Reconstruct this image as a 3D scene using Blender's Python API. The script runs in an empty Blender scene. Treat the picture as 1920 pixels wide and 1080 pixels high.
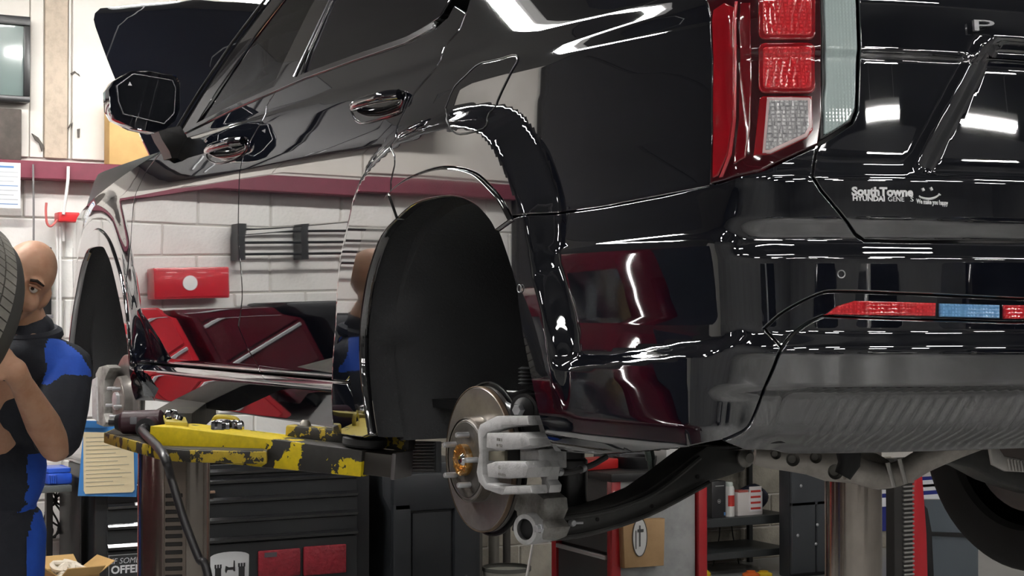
import bpy, bmesh, math, random
import numpy as np
from mathutils import Vector, Matrix
from mathutils.geometry import delaunay_2d_cdt

scene = bpy.context.scene
COL = scene.collection
random.seed(7)
PI = math.pi

# ---------------------------------------------------------------- camera
CAMP = np.array([-3.20, 2.535, 1.5]); YAW = math.radians(28.7); FPX = 3050.0
PITCH = math.atan(58.0 / FPX)
_f = np.array([math.cos(YAW)*math.cos(PITCH), -math.sin(YAW)*math.cos(PITCH), math.sin(PITCH)])
_r = np.array([-math.sin(YAW), -math.cos(YAW), 0.0]); _u = np.cross(_r, _f)
cam_d = bpy.data.cameras.new('camera'); cam = bpy.data.objects.new('camera', cam_d); COL.objects.link(cam)
cam_d.sensor_width = 36.0; cam_d.lens = FPX/1920.0*36.0; cam_d.clip_start = 0.05; cam_d.clip_end = 200
cam.matrix_world = Matrix(((_r[0], _u[0], -_f[0], CAMP[0]), (_r[1], _u[1], -_f[1], CAMP[1]), (_r[2], _u[2], -_f[2], CAMP[2]), (0, 0, 0, 1)))
scene.camera = cam

# ---------------------------------------------------------------- world, exposure
wd = bpy.data.worlds.new('world'); scene.world = wd; wd.use_nodes = True
wd.node_tree.nodes['Background'].inputs[0].default_value = (0.9, 0.95, 1.0, 1)
wd.node_tree.nodes['Background'].inputs[1].default_value = 0.12
scene.view_settings.view_transform = 'Standard'; scene.view_settings.look = 'None'
scene.view_settings.gamma = 1.0; scene.view_settings.use_curve_mapping = False
scene.view_settings.exposure = 0.9

# a pixel of the photograph seen from the camera, met with a real plane of the place
def ray(px, py):
    return _f + _r*((px-960)/FPX) + _u*((540-py)/FPX)
def atX(px, py, X): d = ray(px, py); t = (X-CAMP[0])/d[0]; return CAMP + d*t
def atY(px, py, Y): d = ray(px, py); t = (Y-CAMP[1])/d[1]; return CAMP + d*t
def atZ(px, py, Z): d = ray(px, py); t = (Z-CAMP[2])/d[2]; return CAMP + d*t
def atD(px, py, D): return CAMP + ray(px, py)*D
def proj(P):
    v = P - CAMP; z = v@_f
    return 960 + FPX*(v@_r)/z, 540 - FPX*(v@_u)/z

# ---------------------------------------------------------------- materials
MATS = {}
def mat(name, col, rough=0.5, metal=0.0, ior=1.5, coat=0.0, coat_ior=1.5, emit=None, estr=0.0, trans=0.0, alpha=1.0, noise=None, bump=None, spec=None):
    """noise=(scale, colour2, lo, hi) mixes a second colour by noise; bump=(scale, strength)"""
    if name in MATS: return MATS[name]
    m = bpy.data.materials.new(name); m.use_nodes = True; nt = m.node_tree
    b = nt.nodes['Principled BSDF']; I = b.inputs
    I['Base Color'].default_value = (*col, 1); I['Roughness'].default_value = rough; I['Metallic'].default_value = metal
    I['IOR'].default_value = ior; I['Coat Weight'].default_value = coat; I['Coat IOR'].default_value = coat_ior; I['Coat Roughness'].default_value = 0.015
    I['Transmission Weight'].default_value = trans; I['Alpha'].default_value = alpha
    if spec is not None: I['Specular IOR Level'].default_value = spec
    if emit: I['Emission Color'].default_value = (*emit, 1); I['Emission Strength'].default_value = estr
    if noise or bump:
        tc = nt.nodes.new('ShaderNodeTexCoord')
    if noise:
        sc, c2, lo, hi = noise
        n = nt.nodes.new('ShaderNodeTexNoise'); n.inputs['Scale'].default_value = sc; n.inputs['Detail'].default_value = 8; n.inputs['Roughness'].default_value = 0.65
        r = nt.nodes.new('ShaderNodeValToRGB'); r.color_ramp.elements[0].position = lo; r.color_ramp.elements[1].position = hi
        r.color_ramp.elements[0].color = (*col, 1); r.color_ramp.elements[1].color = (*c2, 1)
        nt.links.new(tc.outputs['Object'], n.inputs['Vector']); nt.links.new(n.outputs['Fac'], r.inputs['Fac']); nt.links.new(r.outputs['Color'], I['Base Color'])
    if bump:
        n = nt.nodes.new('ShaderNodeTexNoise'); n.inputs['Scale'].default_value = bump[0]; n.inputs['Detail'].default_value = 6
        bp = nt.nodes.new('ShaderNodeBump'); bp.inputs['Strength'].default_value = bump[1]; bp.inputs['Distance'].default_value = 0.01
        nt.links.new(tc.outputs['Object'], n.inputs['Vector']); nt.links.new(n.outputs['Fac'], bp.inputs['Height']); nt.links.new(bp.outputs['Normal'], I['Normal'])
    MATS[name] = m; return m

PAINT = mat('black_paint', (0.003, 0.004, 0.008), 0.02, 0, 2.2, 1.0, 1.8)
PIANO = mat('piano_black', (0.004, 0.004, 0.005), 0.06, 0, 2.2, 1.0, 1.8)
GLASS_DARK = mat('privacy_glass', (0.004, 0.004, 0.006), 0.03, 0, 1.7)
SATIN = mat('satin_black', (0.012, 0.012, 0.013), 0.35, 0, 1.6)
RUBBER = mat('black_rubber', (0.012, 0.012, 0.013), 0.6)
LINER = mat('liner_felt', (0.050, 0.051, 0.054), 0.75, noise=(90, (0.085, 0.085, 0.085), 0.6, 0.8), bump=(160, 0.3))
PLASTIC = mat('dark_plastic', (0.040, 0.042, 0.045), 0.5)
CHROME = mat('chrome', (0.75, 0.75, 0.76), 0.08, 1.0)

# ---------------------------------------------------------------- objects and tags
def tag(o, label=None, cat=None, group=None, kind=None):
    if label: o['label'] = label
    if cat: o['category'] = cat
    if group: o['group'] = group
    if kind: o['kind'] = kind
    return o
def empty(name, loc, rz=0, label=None, cat=None, group=None, parent=None, rot=None):
    o = bpy.data.objects.new(name, None); COL.objects.link(o); o.location = loc; o.rotation_euler = rot if rot else (0, 0, rz)
    o.empty_display_size = 0.1
    if parent: o.parent = parent
    return tag(o, label, cat, group)
def link(name, me, parent=None, loc=None, rot=None):
    o = bpy.data.objects.new(name, me); COL.objects.link(o)
    if parent: o.parent = parent
    if loc is not None: o.location = loc
    if rot is not None: o.rotation_euler = rot
    return o
def copy_tree(o, parent=None):
    c = o.copy(); COL.objects.link(c); c.parent = parent
    for ch in list(o.children): copy_tree(ch, c)
    return c

# ---------------------------------------------------------------- mesh builder
class MB:
    def __init__(s): s.bm = bmesh.new()
    def _xf(s, vs, M):
        if M is not None: bmesh.ops.transform(s.bm, matrix=M, verts=vs)
        return s
    def box(s, x0, x1, y0, y1, z0, z1, bev=0.0, seg=2, M=None):
        r = bmesh.ops.create_cube(s.bm, size=1.0); vs = r['verts']
        for v in vs:
            v.co = Vector((x0+(v.co.x+.5)*(x1-x0), y0+(v.co.y+.5)*(y1-y0), z0+(v.co.z+.5)*(z1-z0)))
        if bev > 0:
            es = list({e for v in vs for e in v.link_edges})
            q = bmesh.ops.bevel(s.bm, geom=es, offset=bev, segments=seg, profile=0.5, affect='EDGES')
            vs = q['verts'] if 'verts' in q else vs
            vs = list({v for f in q['faces'] for v in f.verts} | {v for v in vs if v.is_valid})
            if M is not None:
                allv = set(vs); st = list(vs)
                while st:
                    v = st.pop()
                    for e in v.link_edges:
                        w = e.other_vert(v)
                        if w not in allv: allv.add(w); st.append(w)
                vs = list(allv)
        return s._xf(vs, M)
    def prism(s, pts, a, b, axis='Y', bev=0.0, M=None):
        """polygon pts (u,v) extruded along axis from a to b"""
        def P(u, v, w):
            return {'X': (w, u, v), 'Y': (u, w, v), 'Z': (u, v, w)}[axis]
        A = [s.bm.verts.new(P(u, v, a)) for u, v in pts]; B = [s.bm.verts.new(P(u, v, b)) for u, v in pts]
        n = len(pts); fs = [s.bm.faces.new(A), s.bm.faces.new(B[::-1])]
        for i in range(n): fs.append(s.bm.faces.new((A[i], B[i], B[(i+1) % n], A[(i+1) % n])))
        bmesh.ops.recalc_face_normals(s.bm, faces=fs)
        vs = A+B
        if bev > 0:
            es = [e for f in fs[:2] for e in f.edges]
            q = bmesh.ops.bevel(s.bm, geom=es, offset=bev, segments=2, profile=0.5, affect='EDGES')
            vs = list({v for f in q['faces'] for v in f.verts}); allv = set(vs); st = list(vs)
            while st:
                v = st.pop()
                for e in v.link_edges:
                    w = e.other_vert(v)
                    if w not in allv: allv.add(w); st.append(w)
            vs = list(allv)
        return s._xf(vs, M)
    def lathe(s, prof, n=32, axis='Z', M=None, a0=0, a1=2*PI):
        """prof (r, h) revolved around axis"""
        full = abs(a1-a0-2*PI) < 1e-6; rings = []; vs = []
        for r, h in prof:
            if r < 1e-6 and full:
                v = s.bm.verts.new((0, 0, h)); rings.append([v]); vs.append(v); continue
            ring = []
            for i in range(n if full else n+1):
                a = a0+(a1-a0)*i/n; ring.append(s.bm.verts.new((r*math.cos(a), r*math.sin(a), h)))
            rings.append(ring); vs += ring
        fs = []
        for A, B in zip(rings[:-1], rings[1:]):
            m = n
            for i in range(m):
                j = (i+1) % len(A) if full else i+1
                if len(A) == 1 and len(B) == 1: continue
                if len(A) == 1: k = (i+1) % len(B) if full else i+1; fs.append(s.bm.faces.new((A[0], B[k], B[i])))
                elif len(B) == 1: fs.append(s.bm.faces.new((A[i], A[j], B[0])))
                else: fs.append(s.bm.faces.new((A[i], A[j], B[j], B[i])))
        R = None
        if axis == 'X': R = Matrix.Rotation(PI/2, 4, 'Y')
        elif axis == 'Y': R = Matrix.Rotation(-PI/2, 4, 'X')
        if R is not None: bmesh.ops.transform(s.bm, matrix=R, verts=vs)
        return s._xf(vs, M)
    def tube(s, path, r, n=12, caps=True, M=None, closed=False):
        path = [Vector(p) for p in path]; N = len(path)
        rr = r if isinstance(r, (list, tuple)) else [r]*N
        rings = []; vs = []; prev = None
        for i, p in enumerate(path):
            if closed: t = path[(i+1) % N]-path[i-1]
            else: t = path[min(i+1, N-1)]-path[max(i-1, 0)]
            if t.length < 1e-9: t = Vector((0, 0, 1))
            t.normalize()
            if prev is None:
                up = Vector((0, 0, 1)) if abs(t.z) < .9 else Vector((1, 0, 0))
            else: up = prev
            a = t.cross(up)
            if a.length < 1e-6: a = t.cross(Vector((1, 0, 0)))
            a.normalize(); b = a.cross(t).normalized(); prev = b
            ring = [s.bm.verts.new(p+(a*math.cos(2*PI*k/n)+b*math.sin(2*PI*k/n))*rr[i]) for k in range(n)]
            rings.append(ring); vs += ring
        prs = list(zip(rings[:-1], rings[1:])) + ([(rings[-1], rings[0])] if closed else [])
        for A, B in prs:
            for k in range(n): s.bm.faces.new((A[k], A[(k+1) % n], B[(k+1) % n], B[k]))
        if caps and not closed:
            s.bm.faces.new(rings[0][::-1]); s.bm.faces.new(rings[-1])
        return s._xf(vs, M)
    def grid(s, rows, closed_u=False):
        R = [[s.bm.verts.new(p) for p in row] for row in rows]
        for A, B in zip(R[:-1], R[1:]):
            n = len(A)
            for k in range(n if closed_u else n-1):
                s.bm.faces.new((A[k], A[(k+1) % n], B[(k+1) % n], B[k]))
        return s
    def build(s, name, m, parent=None, loc=None, rot=None, smooth=35, recalc=True):
        if recalc: bmesh.ops.recalc_face_normals(s.bm, faces=s.bm.faces[:])
        me = bpy.data.meshes.new(name); 
        if smooth:
            th = math.radians(smooth)
            for f in s.bm.faces: f.smooth = True
            for e in s.bm.edges:
                if len(e.link_faces) == 2 and e.calc_face_angle(0) > th: e.smooth = False
        s.bm.to_mesh(me); s.bm.free(); me.materials.append(m)
        return link(name, me, parent, loc, rot)
def spline(pts, n=8, closed=False):
    """Catmull-Rom through points of any dimension"""
    P = [np.array(p, float) for p in pts]; out = []; N = len(P)
    rng = range(N if closed else N-1)
    for i in rng:
        p1, p2 = P[i], P[(i+1) % N]
        p0 = P[i-1] if (i > 0 or closed) else 2*p1-p2
        p3 = P[(i+2) % N] if (i+2 < N or closed) else 2*p2-p1
        for k in range(n):
            t = k/n
            out.append(0.5*((2*p1)+(-p0+p2)*t+(2*p0-5*p1+4*p2-p3)*t*t+(-p0+3*p1-3*p2+p3)*t**3))
    if not closed: out.append(P[-1])
    return out
def rotz(a): return Matrix.Rotation(a, 4, 'Z')
def T(x, y, z): return Matrix.Translation((x, y, z))
def text_mesh(name, body, size, m, parent=None, mat4=None, extrude=0.0006, align='LEFT', shear=0.0, spacing=1.0, bold=0.0, sx=1.0):
    c = bpy.data.curves.new(name, 'FONT'); c.body = body; c.size = size; c.extrude = extrude; c.align_x = align; c.shear = shear; c.space_character = spacing; c.offset = bold; c.resolution_u = 3
    o = bpy.data.objects.new(name, c); COL.objects.link(o)
    dg = bpy.context.evaluated_depsgraph_get(); me = bpy.data.meshes.new_from_object(o.evaluated_get(dg))
    bpy.data.objects.remove(o); bpy.data.curves.remove(c)
    me.materials.clear(); me.materials.append(m)
    if sx != 1.0: me.transform(Matrix.Diagonal((sx, 1, 1, 1)))
    if mat4 is not None: me.transform(mat4)
    return link(name, me, parent)
# ================================================================ the SUV's body surface
DZ = 0.945          # how far the lift has raised the car
Y0 = 0.955
_S = np.arange(-4.2, 3.2, 0.002)
_phi_pts = [(-4.2, 178), (-4.05, 172), (-3.9, 150), (-3.68, 116), (-3.5, 98), (-3.3, 92.5), (-2.4, 90.5), (-2.0, 90), (0, 90), (.45, 88.5), (.90, 84), (.955, 80), (1.005, 47), (1.06, 36), (1.18, 22), (1.33, 13), (1.6, 7), (2.05, 0), (3.2, -8)]
_ph = np.interp(_S, *zip(*_phi_pts)); _k = np.exp(-0.5*(np.arange(-30, 31)*.002/.014)**2); _k /= _k.sum()
_ph = np.convolve(np.pad(_ph, 30, 'edge'), _k, 'valid'); _ph = np.radians(_ph)
_i0 = int(np.argmin(abs(_S)))
def _cum(a): c = np.concatenate([[0], np.cumsum((a[1:]+a[:-1])/2*.002)]); return c-c[_i0]
_CX = _cum(-np.sin(_ph)); _CY = Y0+_cum(-np.cos(_ph))
_CX -= 0.0
def base(s):
    return np.interp(s, _S, _CX), np.interp(s, _S, _CY), np.interp(s, _S, _ph)
_Z = np.arange(0.0, 2.0, 0.001)
def prof(pts, sig=.004):
    d = np.interp(_Z, *zip(*pts)); n = int(sig*4/.001); k = np.exp(-.5*(np.arange(-n, n+1)*.001/sig)**2); k /= k.sum()
    return np.convolve(np.pad(d, n, 'edge'), k, 'valid')
GH = [(1.15, -.05), (1.30, -.095), (1.45, -.15), (1.58, -.21), (1.66, -.28), (1.72, -.42), (1.745, -.62), (1.75, -.96)]
P_DOOR = prof([(.20, -.16), (.255, -.07), (.27, -.045), (.375, .004), (.385, .0), (.395, -.038), (.41, -.045), (.565, -.004), (.59, .0), (.80, .003), (.965, .002), (.985, .001), (1.0, -.0015), (1.02, -.0065), (1.05, -.0145), (1.11, -.031), (1.135, -.040)]+GH)
P_QUAR = prof([(.20, -.20), (.27, -.09), (.29, -.05), (.31, -.022), (.335, -.007), (.37, -.001), (.44, -.002), (.55, -.006), (.60, -.004), (.688, 0.), (.70, -.006), (.78, -.022), (.88, -.03), (1.0, -.032), (1.07, -.034), (1.10, -.042), (1.135, -.046)]+GH)
P_TAIL = prof([(.20, -.40), (.30, -.20), (.335, -.11), (.352, -.075), (.37, -.062), (.425, -.045), (.437, -.008), (.498, .004), (.508, .003), (.535, -.002), (.60, -.001), (.66, 0.), (.676, -.008), (.69, -.012), (.71, -.004), (.72, .0), (.797, -.002), (.811, -.014), (.83, -.018), (1.0, -.038), (1.008, -.033), (1.10, -.045), (1.15, -.07), (1.6, -.30), (1.7, -.42), (1.745, -.7), (1.75, -1.1)])
def sst(a, b, x):
    t = np.clip((x-a)/(b-a), 0, 1); return t*t*(3-2*t)
FLARES = []      # radial curves of the wheel-arch bulges, filled in below
LEDGE = None
def disp(s, z, flare=True):
    d = np.interp(z, _Z, P_DOOR)*(1-sst(-.35, .2, s))+np.interp(z, _Z, P_QUAR)*sst(-.35, .2, s)
    w = sst(.94, 1.06, s); d = d*(1-w)+np.interp(z, _Z, P_TAIL)*w
    if flare:
        if LEDGE is not None:
            zl = np.interp(s, *LEDGE)
            d = d+.026*sst(zl+.030, zl-.001, z)*sst(.10, .2, s)*(1-sst(.90, 1.03, s))*sst(.2, .3, z)
        for cx, cz, A, R, amp, wa, wb in FLARES:
            a = np.arctan2(z-cz, -s-cx); r = np.hypot(z-cz, -s-cx)
            q = r-np.interp(a, A, R)
            g = sst(wa, wb, q)
            low = sst(-1.0, -.35, (z-cz)/.45)
            if cx < 1: low = low*np.where(s > 0, sst(.34, .45, z), 1.0)
            t = g*low
            tgt = amp+(.006 if cx < 1 else 0)
            d = d*(1-t)+np.maximum(d, tgt)*t
    return d
def PP(s, z, off=0.0, flare=True):
    s = np.asarray(s, float); z = np.asarray(z, float)
    x, y, ph = base(s); d = disp(s, z, flare)+off
    return np.stack([x-np.cos(ph)*d, y+np.sin(ph)*d, z+DZ], -1)
def NN(s, z, flare=True):
    e = 8e-4
    du = PP(s+e, z, 0, flare)-PP(s-e, z, 0, flare); dv = PP(s, z+e, 0, flare)-PP(s, z-e, 0, flare)
    n = np.cross(du, dv); return n/np.linalg.norm(n, axis=-1, keepdims=True)
# photo pixel -> point (s, z) on the body
_gs, _gz = np.meshgrid(np.arange(-4.0, 1.9, .01), np.arange(.22, 1.66, .01), indexing='ij')
_cache = {}
def onbody(px, py, off=0.0, flare=False):
    key = (off, flare, len(FLARES))
    if key not in _cache:
        P = PP(_gs, _gz, off, flare); N = NN(_gs, _gz, flare); x, y = proj(P)
        vis = ((CAMP-P)*N).sum(-1) > 0
        _cache[key] = (np.where(vis, x, 1e9), np.where(vis, y, 1e9))
    X, Y = _cache[key]
    i = np.unravel_index(np.argmin((X-px)**2+(Y-py)**2), X.shape); s, z = _gs[i], _gz[i]
    for _ in range(12):
        x, y = proj(PP(s, z, off, flare)); e = 1e-4
        xs, ys = proj(PP(s+e, z, off, flare)); xz, yz = proj(PP(s, z+e, off, flare))
        J = np.array([[(xs-x)/e, (xz-x)/e], [(ys-y)/e, (yz-y)/e]]); r = np.array([px-x, py-y])
        try: dlt = np.linalg.solve(J.T@J+np.eye(2)*1e2, J.T@r)
        except Exception: break
        dlt = np.clip(dlt, -.02, .02); s += dlt[0]; z += dlt[1]
    return float(s), float(z)
def ob(pts, off=0.0, flare=False): return [onbody(x, y, off, flare) for x, y in pts]
# ---------------------------------------------------------------- panels cut from the body surface
def obf(pts, d):
    """pixel -> (s, z) on a vertical sheet d outside the base line"""
    out = []
    for px, py in pts:
        dr = ray(px, py); s = -0.0; t = 4.0
        for _ in range(30):
            x, y, ph = base(s)
            # intersect ray with tangent line of the offset curve
            n = np.array([-math.cos(ph), math.sin(ph)]); p = np.array([x, y])+n*d
            t = ((p-CAMP[:2])@n)/(dr[:2]@n); q = CAMP+dr*t
            s += float((q[:2]-p)@np.array([-math.sin(ph), -math.cos(ph)]))
            s = min(max(s, -4.1), 2.5)
        out.append((s, float(q[2]-DZ)))
    return out
def dens(pl, step, closed=True):
    out = []; n = len(pl)
    for i in range(n if closed else n-1):
        a = np.array(pl[i]); b = np.array(pl[(i+1) % n]); L = np.linalg.norm(b-a); k = max(1, int(round(L/step)))
        for j in range(k): out.append(tuple(a+(b-a)*j/k))
    if not closed: out.append(tuple(pl[-1]))
    return out
def smooth(pl, n=6): return [tuple(p) for p in spline(pl, n)]
def area2(pl):
    a = np.array(pl); x, y = a[:, 0], a[:, 1]; return float((x*np.roll(y, -1)-np.roll(x, -1)*y).sum())
def inset(pl, g):
    a = np.array(pl); n = len(a); out = []
    for i in range(n):
        p0, p1, p2 = a[i-1], a[i], a[(i+1) % n]
        e1 = p1-p0; e2 = p2-p1; e1 /= (np.linalg.norm(e1)+1e-12); e2 /= (np.linalg.norm(e2)+1e-12)
        n1 = np.array([-e1[1], e1[0]]); n2 = np.array([-e2[1], e2[0]])
        m = n1+n2; q = 1+n1@n2; m = m/max(q, .5)
        out.append(p1+m*g)
    return np.array(out)
def inpoly(pts, pl):
    x, y = pts[:, 0], pts[:, 1]; c = np.zeros(len(pts), bool); a = np.array(pl); b = np.roll(a, -1, 0)
    for (x0, y0), (x1, y1) in zip(a, b):
        if y0 == y1: continue
        hit = ((y0 > y) != (y1 > y)) & (x < (x1-x0)*(y-y0)/(y1-y0)+x0); c ^= hit
    return c
def edgedist(pts, pl):
    a = np.array(pl); b = np.roll(a, -1, 0); D = np.full(len(pts), 1e9)
    for p, q in zip(a, b):
        e = q-p; L = max(e@e, 1e-12); t = np.clip(((pts-p)@e)/L, 0, 1); D = np.minimum(D, np.linalg.norm(pts-(p+t[:, None]*e), axis=1))
    return D
def panel(name, outline, m, parent, off=0.0, gap=.0018, depth=.014, step=.010, rnd=.0022, flare=True, thick=None, both=False, sfun=None):
    """sheet of the body surface inside the (s, z) outline, with rounded folded-in edges"""
    if area2(outline) < 0: outline = outline[::-1]
    pl = dens(outline, step); pin = inset(pl, gap+rnd); pout = inset(pl, gap); n = len(pl)
    lo = pin.min(0); hi = pin.max(0)
    gx, gy = np.meshgrid(np.arange(lo[0], hi[0], step), np.arange(lo[1], hi[1], step)); g = np.stack([gx.ravel(), gy.ravel()], 1)
    g[:, 0] += (np.round((g[:, 1]-lo[1])/step).astype(int) % 2)*step*.5
    g = g[inpoly(g, pin)]; 
    if len(g): g = g[edgedist(g, pin) > step*.45]
    al = np.concatenate([pin, g]) if len(g) else pin
    vs, es, fs, ov, oe, of = delaunay_2d_cdt([Vector(p) for p in al], [], [list(range(n))], 1, 1e-6)
    V2 = np.array([tuple(v) for v in vs]); idx = {}
    for i, o in enumerate(ov):
        for k in o:
            if k < n: idx[k] = i
    def pos(q, extra=0.0):
        P = PP(q[:, 0], q[:, 1], off+extra, flare)
        return P
    Pm = pos(V2); Nm = NN(V2[:, 0], V2[:, 1], flare)
    if sfun is not None:
        Pm = Pm+Nm*sfun(V2)[:, None]
        e = 1e-3
        def F(q): return pos(q)+NN(q[:, 0], q[:, 1], flare)*sfun(q)[:, None]
        du = F(V2+[e, 0])-F(V2-[e, 0]); dv = F(V2+[0, e])-F(V2-[0, e]); Nm = np.cross(du, dv); Nm /= np.linalg.norm(Nm, axis=1, keepdims=True)
    loop = [idx.get(k, int(np.argmin(((V2-pin[k])**2).sum(1)))) for k in range(n)]
    Na = Nm[loop]
    Pb = pos(pout); tng = np.roll(Pb, -1, 0)-np.roll(Pb, 1, 0); tng /= (np.linalg.norm(tng, axis=1, keepdims=True)+1e-12)
    outd = np.cross(tng, Na)
    P2 = Pb-Na*rnd; P3 = Pb-Na*depth
    if sfun is not None: sv = sfun(pout)[:, None]; P2 = P2+Na*sv; P3 = P3+Na*sv
    base_n = len(Pm); verts = np.concatenate([Pm, P2, P3]); N2 = Na*.45+outd; N2 /= np.linalg.norm(N2, axis=1, keepdims=True)
    nor = np.concatenate([Nm, N2, outd]); faces = [tuple(f) for f in fs]
    # orient
    if faces:
        f = faces[0]; fn = np.cross(Pm[f[1]]-Pm[f[0]], Pm[f[2]]-Pm[f[0]])
        if fn@Nm[f[0]] < 0: faces = [f[::-1] for f in faces]
    for i in range(n):
        j = (i+1) % n
        faces.append((loop[i], base_n+i, base_n+j, loop[j])); faces.append((base_n+i, base_n+n+i, base_n+n+j, base_n+j))
    if both:
        k = len(verts); mv = verts*[1, -1, 1]; mn = nor*[1, -1, 1]
        faces = faces+[tuple(i+k for i in f[::-1]) for f in faces]; verts = np.concatenate([verts, mv]); nor = np.concatenate([nor, mn])
    me = bpy.data.meshes.new(name); me.from_pydata(verts.tolist(), [], faces); me.update()
    for p in me.polygons: p.use_smooth = True
    me.normals_split_custom_set_from_vertices(nor.tolist()); me.materials.append(m)
    o = link(name, me, parent)
    return o
def mirror_part(o, parent):
    """the same part on the car's other side"""
    me = o.data.copy(); co = np.empty(len(me.vertices)*3); me.vertices.foreach_get('co', co); co = co.reshape(-1, 3)*[1, -1, 1]
    faces = [tuple(p.vertices)[::-1] for p in me.polygons]; m2 = bpy.data.meshes.new(o.name); m2.from_pydata(co.tolist(), [], faces); m2.update()
    for p in m2.polygons: p.use_smooth = True
    for m in me.materials: m2.materials.append(m)
    bpy.data.meshes.remove(me)
    return link(o.name.split('.')[0], m2, parent)

# ---------------------------------------------------------------- the wheel arches
OPEN_R = [(692, 818), (683, 757), (676, 685), (676, 613), (685, 541), (697, 493), (716, 444), (745, 411), (779, 384), (827, 372), (861, 373), (890, 387), (909, 406), (924, 428), (938, 464), (957, 526), (978, 625), (996, 709), (1018, 805)]
OUT_R = [(634, 600), (640, 500), (655, 420), (683, 320), (740, 253), (783, 227), (837, 207), (893, 204), (937, 220), (973, 273), (1003, 343), (1020, 397), (1037, 500)]
GRV_R = [(661, 700), (657, 650), (656, 600), (661, 531), (673, 473), (692, 425), (716, 382), (733, 360), (764, 336), (813, 317), (851, 314), (890, 324), (918, 348), (943, 377), (963, 415)]
OPEN_F = [(252, 742), (240, 656), (228, 588), (218, 540), (208, 499), (200, 478), (190, 464), (176, 460)]
OUT_F = [(243, 500), (238, 458), (230, 430), (218, 389), (208, 377), (190, 370)]
GRV_F = [(246, 690), (243, 620), (236, 560), (230, 526), (218, 483), (204, 446), (188, 430), (176, 428)]
OPEN_r = smooth(obf(OPEN_R, .044), 4)
def polar(pl, cx, cz):
    q = sorted((math.atan2(z-cz, -s-cx), math.hypot(z-cz, -s-cx)) for s, z in pl)
    A = np.array([a for a, r in q]); R = np.array([r for a, r in q])
    return np.concatenate([[-PI], A, [PI]]), np.concatenate([[R[0]], R, [R[-1]]])
FCX, FCZ = 2.93, .40
def mirror_front(pl):
    """front arch: its forward half mirrors the half in view"""
    return pl+[(-2*FCX-s, z) for s, z in pl[::-1]][0:]
Ar, Rr = polar(smooth(obf(OUT_R, .012), 3), 0.0, .38)
OUTF = mirror_front(obf(OUT_F, .012)); Af, Rf = polar(OUTF, FCX, FCZ)
FLARES += [(0.0, .38, Ar, Rr, .030, .012, -.045), (FCX, FCZ, Af, np.minimum(Rf, .63), .020, .03, -.07)]
_lp = obf([(1020, 697), (1122, 690), (1269, 671), (1327, 666), (1389, 642), (1431, 618)], .026)
LEDGE = ([p[0] for p in _lp], [p[1] for p in _lp])
GRV_r = smooth(obf(GRV_R, .036), 4)
fopen = obf(OPEN_F, .028); fgrv = obf(GRV_F, .020)
def ffun(pl, top):
    pl = [p for p in pl if p[0] > -FCX+.03]
    return smooth(pl+[(-2*FCX-s, z) for s, z in pl[::-1]], 4)
OPEN_f = ffun(fopen, 0); GRV_f = ffun(fgrv, 0)

# ---------------------------------------------------------------- seams, as (s, z)
OB = lambda pts, off=0.0: ob(pts, off, True)
SC = float(np.interp(0, -_CY, _S))       # s where the tail reaches the centre line
BELT = OB([(340, 254), (438, 206), (530, 166), (574, 147), (660, 116), (760, 82), (815, 53), (840, 31), (852, 8)])
SEAM_FR = OB([(515, 176), (500, 198), (494, 222), (472, 260), (459, 284), (450, 320), (447, 400), (448, 459), (454, 540), (452, 580)])+[OB([(447, 612)])[0]]
SEAM_FEN = OB([(276, 318), (265, 340), (252, 373), (247, 421), (243, 470)])
SEAM_RQ = OB([(862, 56), (833, 90), (820, 123), (780, 170), (760, 207), (743, 250), (740, 293), (733, 340)])
SILLZ = .402
def on_curve(pl, s): a = sorted(pl); return float(np.interp(s, [p[0] for p in a], [p[1] for p in a]))
# ================================================================ the SUV and its parts
suv = empty('suv', (0, 0, 0), label='glossy black SUV with its left wheels off, raised on the lift', cat='car')
RED_LENS = mat('red_lens', (0.30, 0.004, 0.010), 0.08, 0, 1.6, 1.0, 1.6)
RED_DEEP = mat('smoked_red_lens', (0.045, 0.001, 0.004), 0.08, 0, 1.6, 1.0, 1.6)
def lamp_mat(name, c1, c2, sc, rough=.12):
    m = mat(name, c1, rough, 0, 1.6, 1.0, 1.6); nt = m.node_tree; b = nt.nodes['Principled BSDF']
    tc = nt.nodes.new('ShaderNodeTexCoord'); v = nt.nodes.new('ShaderNodeTexVoronoi'); v.inputs['Scale'].default_value = sc; v.feature = 'F1'; v.distance = 'CHEBYCHEV'; v.inputs['Randomness'].default_value = 0.25
    r = nt.nodes.new('ShaderNodeValToRGB'); r.color_ramp.elements[0].color = (*c2, 1); r.color_ramp.elements[1].color = (*c1, 1); r.color_ramp.elements[0].position = .15; r.color_ramp.elements[1].position = .6
    bp = nt.nodes.new('ShaderNodeBump'); bp.inputs['Strength'].default_value = .5; bp.inputs['Distance'].default_value = .003
    nt.links.new(tc.outputs['Object'], v.inputs['Vector']); nt.links.new(v.outputs['Distance'], r.inputs['Fac']); nt.links.new(r.outputs['Color'], b.inputs['Base Color'])
    nt.links.new(v.outputs['Distance'], bp.inputs['Height']); nt.links.new(bp.outputs['Normal'], b.inputs['Normal']); return m
RED_LAMP = lamp_mat('red_lamp_cells', (0.48, 0.006, 0.012), (0.80, 0.03, 0.04), 160)
CLEAR_LAMP = lamp_mat('clear_lamp_cells', (0.16, 0.16, 0.17), (0.75, 0.75, 0.76), 150)
BLUE_LAMP = lamp_mat('blue_lamp_cells', (0.10, 0.28, 0.55), (0.22, 0.50, 0.85), 170)
PALE_LENS = mat('pale_lens', (0.42, 0.53, 0.52), 0.30, 0, 1.5, 1.0, 1.6)
LENS_EDGE = mat('lens_edge', (0.55, 0.05, 0.06), 0.12, 0, 1.6, 1.0)

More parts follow.
